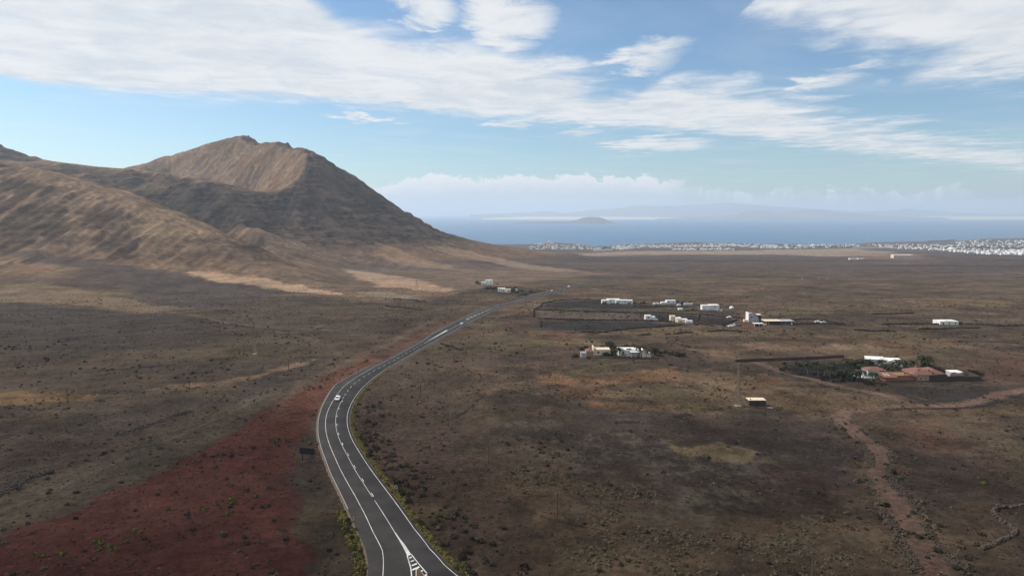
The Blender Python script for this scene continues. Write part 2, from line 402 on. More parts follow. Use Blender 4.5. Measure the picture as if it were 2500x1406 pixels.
def poly_px(pts):                # photo polygon -> ground polygon
    w = hit([p[0] for p in pts], [p[1] for p in pts], hs); return [(float(a), float(b)) for a, b, _ in w]
def seg_dist(x, y, line):
    d = np.full(x.shape, 1e9)
    for (ax, ay), (bx, by) in zip(line[:-1], line[1:]):
        vx, vy = bx - ax, by - ay; t = np.clip(((x - ax) * vx + (y - ay) * vy) / (vx * vx + vy * vy + 1e-9), 0, 1)
        d = np.minimum(d, np.hypot(x - ax - t * vx, y - ay - t * vy))
    return d
def mask_poly(x, y, poly, soft, wob, s):
    """soft mask with an irregular edge: inside distance to the outline"""
    P = np.array(poly); m = np.zeros(x.shape)
    pad = soft + wob * 1.5
    sel = (x > P[:, 0].min() - pad) & (x < P[:, 0].max() + pad) & (y > P[:, 1].min() - pad) & (y < P[:, 1].max() + pad)
    if not sel.any(): return m
    xs, ys = x[sel], y[sel]
    d = seg_dist(xs, ys, poly + [poly[0]]) * np.where(in_poly(xs, ys, poly), 1, -1)
    m[sel] = sst(d + wob * fbm(xs, ys, s, 4, 0.6), -soft, soft); return m
HEADS = [[(40, 480), (100, 470), (150, 500), (170, 560), (150, 600), (60, 590), (0, 600), (-40, 560), (-20, 520)], [(190, 505), (240, 500), (300, 545), (345, 600), (310, 625), (260, 600)], [(480, 578), (600, 590), (700, 640), (745, 672), (640, 655), (540, 625)], [(0, 430), (80, 440), (130, 480), (40, 470)], [(400, 590), (450, 600), (470, 650), (440, 655)]]
HEADS_W = [poly_px(p) for p in HEADS]
CLIFF_W = poly_px([(640, 488), (700, 484), (760, 492), (850, 484), (930, 480), (965, 508), (900, 518), (800, 522), (720, 522), (660, 510)])
# ---------------------------------------------------------------- road geometry (pixels -> ground)
NEAR = [  # row, outer left edge, left line, centre, right line
    (1470, 893, 916, 1022, 1190), (1405, 901, 933, 1005, 1116), (1383, 902, 936, 1003, 1086), (1339, 895, 932, 987, 1048), (1296, 876, 910, 962, 1014.5), (1252, 855.6, 889, 935, 983),
    (1208.8, 836, 867.6, 906.5, 953.6), (1149, 806, 833, 868, 906.6), (1113, 792, 815.6, 849, 883), (1077.8, 781, 802, 830.7, 861.8),
    (1042, 778, 796, 820, 848), (1006.7, 782.7, 797.8, 821.8, 850), (971, 799.6, 818, 838, 864), (935.6, 824, 848.4, 866, 897)]
FARC = [(922, 900), (950, 886.5), (994, 862), (1060, 823), (1126, 791), (1170, 766), (1203, 752), (1240, 741), (1280, 730.5), (1324, 717.5), (1368, 706), (1412, 697), (1456, 687.5), (1500, 678), (1545, 671.5), (1600, 666), (1680, 655), (1780, 640), (1900, 622)]
def road_geometry():
    ce = [(r[3], r[0]) for r in NEAR] + FARC
    c = hit([p[0] for p in ce], [p[1] for p in ce], hs)
    far = c[len(NEAR):, :2].copy()
    for _ in range(1): far[1:-1] = 0.25 * far[:-2] + 0.5 * far[1:-1] + 0.25 * far[2:]
    c[len(NEAR):, :2] = far
    cl = spline(c[:, :2], 3.0)
    s = np.concatenate([[0], np.cumsum(np.linalg.norm(np.diff(cl, axis=0), axis=1))])
    S = np.arange(0, s[-1], 2.5)
    cl = np.stack([np.interp(S, s, cl[:, 0]), np.interp(S, s, cl[:, 1])], -1)
    for _ in range(4): cl[1:-1] = 0.25 * cl[:-2] + 0.5 * cl[1:-1] + 0.25 * cl[2:]
    tg = np.gradient(cl, axis=0); tg /= np.linalg.norm(tg, axis=1)[:, None]
    nr = np.stack([tg[:, 1], -tg[:, 0]], -1)          # to the right of travel (away from the camera)
    def offs(col):
        w = hit([r[col] for r in NEAR], [r[0] for r in NEAR], hs)[:, :2]
        # signed offset of each measured point from the centre line
        o, ss = [], []
        for q in w:
            d = cl - q; j = int((d ** 2).sum(1).argmin()); o.append(float((q - cl[j]) @ nr[j])); ss.append(S[j])
        k = np.argsort(ss); return np.array(ss)[k], np.array(o)[k]
    res = {}
    for name, col, far_o in (('outer', 1, -5.6), ('left', 2, -3.5), ('right', 4, 3.5)):
        ss, o = offs(col)
        sm = o.copy(); sm[1:-1] = 0.25 * o[:-2] + .5 * o[1:-1] + .25 * o[2:]; sm[:5] = o[:5]
        ss = np.concatenate([ss, [ss[-1] + 50, 5000]]); sm = np.concatenate([sm, [far_o, far_o]])
        res[name] = np.interp(S, ss, sm)
    zc = hs(cl[:, 0], cl[:, 1])
    for _ in range(60): zc[1:-1] = 0.25 * zc[:-2] + 0.5 * zc[1:-1] + 0.25 * zc[2:]
    return S, cl, nr, res, zc
RS, RCL, RNR, ROFF, RZ = road_geometry()
def s_at(px, py):
    q = hit([px], [py], hs)[0, :2]; return float(RS[int(((RCL - q) ** 2).sum(1).argmin())])
# far widening for the turning lane
_sw0, _sw1, _sw2, _sw3 = s_at(1035, 838), s_at(1085, 808), s_at(1180, 762), s_at(1235, 742)
WIDE = 3.3 * sst(RS, _sw0, _sw1) * (1 - sst(RS, _sw2, _sw3))
ROFF['outer'] = ROFF['outer'] - WIDE
ROFF['left'] = ROFF['left'] - WIDE
EDGE_L = ROFF['outer'] - 0.25
EDGE_R = ROFF['right'] + 0.75
_mid = (EDGE_L + EDGE_R) / 2
_road['p'] = np.column_stack([RCL + RNR * _mid[:, None], RZ, (EDGE_R - EDGE_L) / 2])[::2]
_road['p'] = _road['p'][np.linalg.norm(_road['p'][:, :2], axis=1) < 2300]
# ---------------------------------------------------------------- mesh + material helpers
MATS = {}
def mat(name, col, rough=0.85, var=0.12, scale=2.0, bump=0.0, metal=0.0, spec=0.3, attr=False, alpha=None):
    if name in MATS: return MATS[name]
    m = bpy.data.materials.new(name); m.use_nodes = True; t = m.node_tree; g = NB(t)
    b = t.nodes['Principled BSDF']
    co = g.n('ShaderNodeTexCoord').outputs['Object']
    n = g.noise(co, scale, 5, 0.6)
    base = (col[0], col[1], col[2], 1)
    if attr:
        at = g.n('ShaderNodeAttribute'); at.attribute_name = 'Col'; base = at.outputs['Color']
    f = g.mr(n, 0.3, 0.7, 1 - var, 1 + var, smooth=False)
    g.put(b.inputs['Base Color'], g.mix(1.0, base, g.comb(f, f, f), 'MULTIPLY'))
    b.inputs['Roughness'].default_value = rough; b.inputs['Metallic'].default_value = metal
    b.inputs['Specular IOR Level'].default_value = spec
    if bump:
        bp = g.n('ShaderNodeBump'); bp.inputs['Strength'].default_value = 0.6; bp.inputs['Distance'].default_value = bump
        g.put(bp.inputs['Height'], n); t.links.new(bp.outputs[0], b.inputs['Normal'])
    MATS[name] = m
    return m
def mesh_np(name, v, f, mats=(), col=None, smooth=False, midx=None):
    """v (n,3), f (m,3|4) arrays or list of faces"""
    me = bpy.data.meshes.new(name)
    v = np.asarray(v, np.float32)
    if isinstance(f, np.ndarray):
        k = f.shape[1]
        me.vertices.add(len(v)); me.vertices.foreach_set('co', v.ravel())
        me.loops.add(f.size); me.loops.foreach_set('vertex_index', f.ravel().astype(np.int32))
        me.polygons.add(len(f)); me.polygons.foreach_set('loop_start', np.arange(0, f.size, k, dtype=np.int32))
        me.update(calc_edges=True)
    else:
        me.from_pydata([tuple(map(float, p)) for p in v], [], f)
    for m in mats: me.materials.append(m)
    if midx is not None: me.polygons.foreach_set('material_index', np.asarray(midx, np.int32))
    if smooth: me.polygons.foreach_set('use_smooth', np.ones(len(me.polygons), bool))
    if col is not None:
        a = me.color_attributes.new('Col', 'FLOAT_COLOR', 'POINT')
        c = np.ones((len(v), 4), np.float32); c[:, :np.shape(col)[1]] = col; a.data.foreach_set('color', c.ravel())
    me.update()
    return me
def add(name, me, parent=None, loc=None, rz=0.0, label=None, cat=None, group=None, kind=None):
    o = bpy.data.objects.new(name, me); COL.objects.link(o)
    if loc is not None: o.location = tuple(map(float, loc))
    if rz: o.rotation_euler = (0, 0, rz)
    if parent is not None: o.parent = parent
    if label: o['label'] = label
    if cat: o['category'] = cat
    if group: o['group'] = group
    if kind: o['kind'] = kind
    return o
class MB:
    def __init__(s): s.v = []; s.f = []; s.mi = []
    def box(s, x0, x1, y0, y1, z0, z1, mi=0, taper=0.0):
        n = len(s.v); t = taper
        s.v += [(x0, y0, z0), (x1, y0, z0), (x1, y1, z0), (x0, y1, z0), (x0 + t, y0 + t, z1), (x1 - t, y0 + t, z1), (x1 - t, y1 - t, z1), (x0 + t, y1 - t, z1)]
        s.f += [(n + 3, n + 2, n + 1, n), (n + 4, n + 5, n + 6, n + 7)] + [(n + i, n + (i + 1) % 4, n + 4 + (i + 1) % 4, n + 4 + i) for i in range(4)]
        s.mi += [mi] * 6; return s
    def poly(s, pts, mi=0):
        n = len(s.v); s.v += list(pts); s.f.append(tuple(range(n, n + len(pts)))); s.mi.append(mi); return s
    def tube(s, p, q, r0, r1=None, k=6, mi=0, cap=True):
        p, q = Vector(p), Vector(q); r1 = r0 if r1 is None else r1
        d = (q - p).normalized(); a = d.orthogonal().normalized(); b = d.cross(a); n = len(s.v)
        for c, r in ((p, r0), (q, r1)):
            for i in range(k):
                t = 2 * math.pi * i / k; s.v.append(tuple(c + (a * math.cos(t) + b * math.sin(t)) * r))
        s.f += [(n + i, n + (i + 1) % k, n + k + (i + 1) % k, n + k + i) for i in range(k)]; s.mi += [mi] * k
        if cap: s.f += [tuple(range(n + k - 1, n - 1, -1)), tuple(range(n + k, n + 2 * k))]; s.mi += [mi] * 2
        return s
    def hip(s, x0, x1, y0, y1, z0, z1, ov=0.3, mi=0, ridge=None):
        x0 -= ov; x1 += ov; y0 -= ov; y1 += ov; n = len(s.v)
        w, d = x1 - x0, y1 - y0
        if ridge is None: ridge = min(w, d) / 2
        if w >= d: a, b = (x0 + ridge, (y0 + y1) / 2, z1), (x1 - ridge, (y0 + y1) / 2, z1)
        else: a, b = ((x0 + x1) / 2, y0 + ridge, z1), ((x0 + x1) / 2, y1 - ridge, z1)
        s.v += [(x0, y0, z0), (x1, y0, z0), (x1, y1, z0), (x0, y1, z0), a, b]
        if w >= d: s.f += [(n, n + 1, n + 5, n + 4), (n + 1, n + 2, n + 5), (n + 2, n + 3, n + 4, n + 5), (n + 3, n, n + 4), (n + 3, n + 2, n + 1, n)]
        else: s.f += [(n, n + 1, n + 4), (n + 1, n + 2, n + 5, n + 4), (n + 2, n + 3, n + 5), (n + 3, n, n + 4, n + 5), (n + 3, n + 2, n + 1, n)]
        s.mi += [mi] * 5; return s
    def mesh(s, name, *mats, smooth=False):
        return mesh_np(name, s.v, s.f, mats, midx=s.mi, smooth=smooth)
    def build(s, name, m, parent=None, **kw):
        ms = m if isinstance(m, (list, tuple)) else (m,)
        return add(name, s.mesh(name, *ms), parent, **kw)
def empty(name, loc, rz=0.0, **kw):
    o = add(name, None, None, loc, rz, **kw); o.empty_display_size = 0.5; return o

# ---------------------------------------------------------------- ground colours
TRACK_PX = [(2300, 1440), (2286, 1406), (2260, 1339), (2218, 1274), (2183, 1216), (2147, 1170), (2144, 1132), (2150, 1106), (2108, 1073), (2076, 1047), (2053, 1025), (2060, 1012), (2108, 1003), (2173, 997), (2222, 991), (2270, 990), (2351, 987), (2416, 973), (2449, 960), (2500, 953), (2600, 940)]
TRACK2_PX = [(2222, 990), (2190, 976), (2150, 962), (2050, 942), (1990, 926), (1920, 907), (1870, 891), (1800, 874), (1740, 862), (1660, 850)]
TRACK_W = hit([p[0] for p in TRACK_PX], [p[1] for p in TRACK_PX], hs)
TRACK2_W = hit([p[0] for p in TRACK2_PX], [p[1] for p in TRACK2_PX], hs)
TR1 = spline(TRACK_W[:, :2], 2.0); TR2 = spline(TRACK2_W[:, :2], 2.0)
RED_PX = [(-60, 1345), (0, 1322), (120, 1270), (250, 1214), (370, 1163), (470, 1108), (560, 1058), (650, 1006), (730, 958), (800, 912), (870, 882), (905, 872), (915, 884), (862, 908), (812, 945), (772, 1000), (752, 1040), (735, 1090), (732, 1150), (738, 1250), (752, 1320), (775, 1430), (300, 1500), (-60, 1480)]
def ground_colour(x, y, u, z):
    r = np.hypot(x, y)
    sh = x.shape
    n1 = fbm(x, y, 120, 4); n2 = fbm(x, y, 38, 4, .6, 5.0); n3 = fbm(x, y, 9, 3, .6, 9.0); n4 = fbm(x * 0.35, y, 60, 4, .6, 3.0)
    C = lambda *c: np.array(c, float)
    col = np.ones(sh + (3,)) * C(.082, .058, .043)
    def lay(c, m): 
        nonlocal col
        col = lerp(col, C(*c), np.clip(m, 0, 1)[..., None])
    # wide variation of the plain
    lay((.048, .036, .030), sst(n1 + .5 * n2, -0.05, .40) * .9)
    lay((.125, .084, .052), sst(n4 - .25 * n1 + .3 * n3, .06, .5) * .8)
    lay((.082, .070, .038), sst(fbm(x, y, 70, 4, .6, 21.), .12, .5) * .55)       # olive scrub
    lay((.100, .052, .036), sst(fbm(x, y, 55, 4, .6, 33.), .22, .55) * .6)       # rusty soil
    fl = fbm(x * .45, y, 26, 5, .68, 15.); lay((.040, .032, .024), sst(fl, .12, .5) * .42); lay((.135, .098, .064), sst(-fl, .18, .55) * .38)
    # left plain is greyer and more even
    left = sst(-x - 0.05 * y + 18 * n2, -10, 40) * sst(r, 900, 700)
    lay((.064, .048, .036), left * .8)
    lay((.046, .037, .032), left * sst(n1 + .5 * n2, .0, .4) * .8)
    lay((.076, .062, .040), left * sst(n4, .1, .5) * .6)
    far = sst(r, 900, 1700)
    lay((.070, .052, .047), far * .8)
    lay((.048, .036, .034), far * sst(fbm(x * .3, y, 240, 4, .55, 8.), 0.05, .4) * .85)
    lay((.125, .090, .066), far * sst(fbm(x * .25, y, 200, 4, .55, 2.), .2, .5) * .6)
    # mountains
    gx, gy = bil(_GXG, x, y), bil(_GYG, x, y); sl = np.sqrt(gx * gx + gy * gy) + 1e-6
    hill = sst(u, 5, 26) * sst(sl, .05, .14)
    dx, dy = gx / sl, gy / sl
    # streaks down the slope
    st = gully(x, y, dx, dy, 34.0) * .5 + gully(x, y + 55, dx, dy, 14.0) * .5 + .6 * n3
    lay((.158, .106, .070), hill * .92)
    lay((.095, .066, .048), hill * sst(u, 75, 30) * sst(y, 1150, 1300) * .85)
    lay((.098, .062, .042), hill * sst(n1 + .4 * n2, -.1, .35) * .8)
    g4 = gully(x + 12, y + 40, dx, dy, 88.0)
    lay((.275, .190, .122), hill * sst(st + .7 * n2, .05, .7) * .62 * lerp(.45, 1, sst(u, 30, 90)))
    lay((.075, .050, .038), hill * sst(-st + .5 * n2, .05, .75) * .55)
    lay((.150, .080, .052), hill * sst(fbm(x, y, 90, 3, .6, 44.) + .3 * st, .1, .5) * .5)
    lay((.185, .140, .080), hill * sst(fbm(x, y, 130, 3, .6, 61.) + .25 * st, .15, .5) * sst(y, 1500, 1300) * .6)
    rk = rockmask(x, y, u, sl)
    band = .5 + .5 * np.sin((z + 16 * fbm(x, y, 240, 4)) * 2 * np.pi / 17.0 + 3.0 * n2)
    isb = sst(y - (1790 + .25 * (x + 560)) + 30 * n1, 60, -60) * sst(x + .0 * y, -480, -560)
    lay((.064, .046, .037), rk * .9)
    lay((.034, .026, .023), rk * isb * .92)  # ridge behind the front hill: darker rock, its shade put into the colour
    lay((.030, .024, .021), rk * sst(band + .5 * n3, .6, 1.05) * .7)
    lay((.100, .070, .052), rk * sst(st, .05, .8) * .45)
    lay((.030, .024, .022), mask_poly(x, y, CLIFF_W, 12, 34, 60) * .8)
    lay((.105, .076, .058), rk * sst(g4 + .4 * n2, .2, .9) * .5)
    rka = rk.copy()
    # purple-grey fan between the front hill and the near slope
    m = mask_poly(x, y, poly_px([(-60, 600), (183, 628), (277, 640), (461, 674), (597, 694), (720, 712), (560, 745), (430, 745), (300, 715), (170, 655), (60, 625)]), 14, 26, 60)
    lay((.058, .046, .043), m * .85)
    m = mask_poly(x, y, poly_px([(-60, 700), (90, 690), (250, 715), (380, 742), (470, 752), (350, 765), (170, 742), (0, 735), (-60, 733)]), 8, 14, 40)
    lay((.155, .108, .070), m * .7)
    m = mask_poly(x, y, poly_px([(-60, 740), (0, 742), (170, 748), (341, 764), (460, 768), (560, 800), (500, 850), (300, 860), (-60, 850)]), 10, 14, 40)
    lay((.048, .040, .037), m * .7)
    m = mask_poly(x, y, poly_px([(560, 640), (700, 650), (830, 645), (1000, 640), (1170, 650), (1300, 650), (1460, 668), (1300, 688), (1150, 712), (1040, 728), (900, 738), (780, 724), (680, 702)]), 14, 40, 80)
    lay((.128, .088, .062), m * .62 * (.7 + .6 * st))
    # pale fans at the feet of the mountain
    for px, c, k in (([(830, 655), (930, 668), (1020, 683), (1100, 706), (1112, 716), (1040, 712), (940, 700), (860, 672)], (.265, .175, .115), .9),
                     ([(450, 660), (520, 660), (620, 678), (760, 700), (870, 722), (780, 716), (620, 698), (480, 676)], (.290, .190, .120), .95),
                     ([(860, 712), (920, 712), (1040, 727), (960, 727), (880, 722)], (.20, .15, .11), .7),
                     ([(915, 590), (960, 600), (1010, 625), (1090, 645), (1170, 662), (1060, 655), (960, 640), (925, 615)], (.185, .118, .072), .85),
                     ([(1040, 600), (1120, 608), (1200, 625), (1330, 650), (1440, 665), (1320, 660), (1200, 640), (1100, 620)], (.190, .128, .086), .85)):
        lay(c, mask_poly(x, y, poly_px(px), 6, 18, 40) * k)
    # red cinder slope left of the road
    m = mask_poly(x, y, poly_px(RED_PX), 1.8, 5, 14)
    lay((.080, .031, .025), m * .94)
    lay((.062, .023, .019), m * sst(n3 + n2, 0.1, .6) * .8)
    lay((.110, .050, .033), m * sst(y + 14 * n2, 200, 290) * .8)
    lay((.115, .060, .044), m * sst(fbm(x * .5, y, 30, 4, .6, 77.), .15, .5) * .28)
    lay((.090, .036, .028), m * sst(fbm(x * .6, y, 16, 4, .6, 70.), .25, .6) * .5)
    # pale grey-olive margin above the red
    m = mask_poly(x, y, poly_px([(-60, 1225), (100, 1180), (300, 1085), (480, 1030), (640, 960), (760, 905), (700, 970), (560, 1052), (370, 1158), (120, 1262), (-60, 1320)]), 3, 8, 20)
    lay((.074, .060, .043), m * .85)
    # pale strip of sand before the town
    m = mask_poly(x, y, poly_px([(1280, 612), (1500, 613), (1800, 612), (2080, 607), (2180, 617), (2100, 628), (1900, 622), (1500, 623), (1340, 619)]), 40, 110, 300)
    lay((.25, .178, .125), m * .75)
    m = mask_poly(x, y, poly_px([(2040, 612), (2260, 622), (2240, 634), (2120, 632), (2050, 622)]), 30, 80, 200)
    lay((.18, .112, .08), m * .6)
    # black volcanic gravel
    for px, k in (([(1180, 962), (1330, 972), (1500, 998), (1650, 1012), (1900, 1012), (2035, 1040), (2100, 1110), (2095, 1190), (1950, 1270), (1750, 1240), (1500, 1210), (1330, 1120), (1230, 1070), (1150, 1010)], .72),
                  ([(2190, 1100), (2330, 1075), (2480, 1110), (2560, 1240), (2420, 1240), (2300, 1230), (2230, 1180)], .7), ([(2440, 1250), (2570, 1240), (2600, 1420), (2460, 1380), (2420, 1345), (2480, 1305)], .9),
                  ([(2185, 947), (2300, 937), (2440, 940), (2448, 955), (2380, 983), (2275, 986), (2235, 973)], .85), ([(1903, 912), (1960, 890), (2110, 884), (2125, 925), (2050, 930), (1950, 922)], .95), ([(1850, 878), (1960, 868), (2050, 868), (1900, 880)], .7),
                  ([(1322, 750), (1380, 736), (1500, 738), (1700, 742), (1700, 750), (1500, 760), (1330, 757)], .8), ([(1320, 786), (1560, 786), (1665, 792), (1560, 802), (1460, 811), (1330, 808)], .8), ([(1570, 768), (1700, 772), (1800, 780), (1760, 793), (1700, 788), (1600, 780)], .8),
                  ([(1700, 757), (1800, 760), (1790, 772), (1700, 768)], .6), ([(740, 1090), (770, 1110), (790, 1180), (770, 1230), (745, 1200)], .5)):
        lay((.037, .032, .032), mask_poly(x, y, poly_px(px), 4, 14, 24) * k * (.8 + .5 * n2))
    for px, c, k in (([(1324, 744), (1352, 737), (1380, 734), (1470, 733), (1545, 747), (1700, 749), (1700, 752), (1550, 750), (1330, 750)], (.030, .027, .027), .9), ([(1306, 757), (1324, 750), (1540, 751), (1570, 763)], (.056, .049, .040), .9), ([(1305, 759), (1560, 765), (1600, 783), (1312, 777)], (.088, .064, .052), .95), ([(1321, 785), (1440, 783), (1560, 785), (1664, 792), (1560, 801), (1470, 811), (1420, 810), (1322, 800)], (.036, .033, .032), .95),
                     ([(1565, 766), (1700, 770), (1702, 784), (1640, 784), (1600, 782)], (.028, .025, .025), .9), ([(1709, 772), (1800, 780), (1765, 792), (1706, 784)], (.034, .031, .030), .92), ([(1705, 758), (1790, 758), (1800, 772), (1710, 768)], (.050, .043, .036), .8), ([(1545, 752), (1700, 752), (1700, 764), (1570, 763)], (.066, .056, .038), .85), ([(1815, 795), (1866, 792), (1862, 800), (1800, 802)], (.09, .035, .026), .8),
                     ([(1180, 700), (1290, 707), (1315, 709), (1270, 721), (1215, 715)], (.036, .032, .029), .85), ([(1906, 910), (1950, 892), (2060, 886), (2112, 888), (2128, 926), (2050, 930), (1960, 921)], (.020, .019, .021), .95), ([(2140, 925), (2330, 905), (2400, 925), (2420, 932), (2180, 934)], (.028, .024, .023), .8)):
        lay(c, mask_poly(x, y, poly_px(px), 1.6, 2.5, 12) * k * (1 + .25 * n3))
    # grey grass over the gravel
    gz = mask_poly(x, y, poly_px([(1230, 1000), (1400, 1030), (1600, 1060), (1900, 1100), (2050, 1250), (1900, 1400), (1700, 1380), (1450, 1260), (1250, 1120)]), 8, 20, 30)
    lay((.105, .090, .064), gz * sst(fbm(x, y, 7, 4, .7, 51.) + .6 * n2, .0, .5) * .7)
    # tan and orange strips
    for px, c, k in (([(-60, 962), (80, 955), (230, 962), (225, 978), (60, 985), (-60, 990)], (.17, .10, .048), .8), ([(380, 948), (420, 938), (520, 932), (620, 915), (690, 890), (770, 875), (700, 905), (560, 935), (450, 950)], (.18, .115, .070), .75),
                     ([(1300, 905), (1480, 930), (1560, 905), (1650, 895), (1660, 925), (1560, 935), (1440, 945), (1330, 940)], (.175, .095, .050), .75),
                     ([(1650, 1092), (1760, 1085), (1850, 1105), (1830, 1124), (1730, 1122), (1665, 1112)], (.20, .145, .080), .9), ([(1430, 985), (1520, 985), (1540, 993), (1450, 995)], (.165, .085, .043), .8),
                     ([(1700, 855), (1780, 850), (1800, 865), (1740, 870)], (.19, .12, .07), .7), ([(1800, 840), (1860, 835), (1900, 845), (1840, 852)], (.175, .105, .07), .6), ([(2040, 842), (2090, 845), (2070, 855), (2030, 850)], (.20, .135, .085), .7),
                     ([(1880, 1022), (1920, 1022), (1915, 1030), (1885, 1030)], (.15, .08, .045), .8), ([(2190, 1040), (2300, 1025), (2280, 1040), (2200, 1050)], (.13, .062, .042), .7),
                     ([(1160, 955), (1230, 940), (1255, 943), (1190, 965)], (.18, .125, .085), .8), ([(2350, 900), (2500, 880), (2560, 930), (2430, 940)], (.10, .055, .04), .5)):
        lay(c, mask_poly(x, y, poly_px(px), 2.0, 5, 12) * k * (0.75 + .5 * n3))
    # trodden soil along the near right verge
    m = mask_poly(x, y, poly_px([(880, 1010), (1000, 960), (1090, 1000), (1180, 1150), (1330, 1300), (1380, 1420), (1200, 1420), (1060, 1280), (960, 1150), (880, 1060)]), 5, 12, 20)
    lay((.070, .047, .037), m * .7)
    # worn soil each side of the road, gravel shoulder
    rp = _road['p']; near = (r < 1300) & (x > -150) & (x < 380) & (y > 0)
    rd = np.full(sh, 1e9); xs, ys = x[near], y[near]; dd = np.empty(len(xs))
    for i in range(0, len(xs), 30000):
        d2 = (xs[i:i + 30000, None] - rp[None, :, 0]) ** 2 + (ys[i:i + 30000, None] - rp[None, :, 1]) ** 2
        j = d2.argmin(1); dd[i:i + 30000] = np.sqrt(d2[np.arange(len(j)), j]) - rp[j, 3]
    rd[near] = dd
    lay((.10, .072, .052), sst(rd + 1.5 * n3, 2.6, .2) * .8)
    lft = sst(np.interp(y, RCL[:260, 1], RCL[:260, 0]) - x, 2, 8) * sst(y, 215, 300) * sst(y, 640, 480)
    lay((.115, .060, .042), sst(rd + 5 * n2, 13, 3) * lft * .8)
    lay((.135, .095, .066), sst(np.abs(rd - 15) + 4 * n2, 5, 1) * lft * .5)
    for tr, w in ((TR1, 3.0), (TR2, 2.2)):
        sel = (np.abs(x - tr[:, 0].mean()) < 160) & (y < 420) & (y > 20)
        dd = np.full(sh, 1e9); xs, ys = x[sel], y[sel]; o = np.empty(len(xs))
        for i in range(0, len(xs), 40000):
            o[i:i + 40000] = np.sqrt(((xs[i:i + 40000, None] - tr[None, ::2, 0]) ** 2 + (ys[i:i + 40000, None] - tr[None, ::2, 1]) ** 2).min(1))
        dd[sel] = o
        lay((.142, .090, .069), sst(dd + .8 * n3, w + .6, w - .5) * .9)
        lay((.115, .085, .058), sst(np.abs(dd - w - 0.6) + .5 * n3, 1.0, .2) * .45)
        lay((.095, .036, .028), sst(dd + .8 * n3, w + .2, w - 1) * sst(y, 135, 112) * .7)
    for px, c, w in (([(560, 790), (640, 800), (760, 825), (900, 845), (1010, 858)], (.11, .08, .058), 2.2), ([(380, 752), (470, 770), (560, 790), (700, 800), (820, 806)], (.12, .09, .065), 2.5), ([(-20, 992), (160, 986), (300, 968), (420, 945), (560, 925), (700, 890)], (.065, .038, .028), 1.0), ([(958, 1056), (1040, 1064), (1110, 1072), (1180, 1092)], (.040, .030, .024), .8), ([(1105, 950), (1250, 938), (1400, 904), (1560, 880)], (.13, .09, .062), 1.4), ([(1180, 1200), (1330, 1262), (1500, 1300), (1700, 1330), (1900, 1345)], (.045, .035, .028), .8), ([(-20, 1260), (150, 1190), (320, 1110), (480, 1045), (640, 975)], (.10, .083, .060), 1.6), ([(640, 600), (700, 612), (660, 630), (640, 620)], (.17, .12, .08), 3), ([(650, 640), (720, 660), (800, 690)], (.14, .10, .075), 3)):
        p = poly_px(px); 
        P = np.array(p); sel = (x > P[:, 0].min() - 20) & (x < P[:, 0].max() + 20) & (y > P[:, 1].min() - 20) & (y < P[:, 1].max() + 20)
        m = np.zeros(sh); m[sel] = sst(seg_dist(x[sel], y[sel], p) + .8 * n3[sel], w, w * .3); lay(c, m * .65)
    # beach
    c = coast(x); lay((.20, .16, .12), sst(y, c - 160, c - 20) * .6)
    col = col * (1 + .24 * n3 + .10 * n2)[..., None]
    dark = lerp(.48, .98, sst(r + 30 * n1, 100, 330)) + .10 * sst(r, 330, 900)          # the ground gets darker towards the camera
    lum = (col @ np.array([.3, .59, .11]))[..., None]; col = lerp(col, lum * np.array([1.02, .99, .98]), (.03 + .14 * sst(r, 600, 1500) * (1 - sst(u, 4, 15)))[..., None] * (1 - .9 * sst(u, 4, 20))[..., None])
    col = np.clip(col * dark[..., None], .006, .6)
    return np.concatenate([col, np.clip(rka, 0, 1)[..., None]], -1)

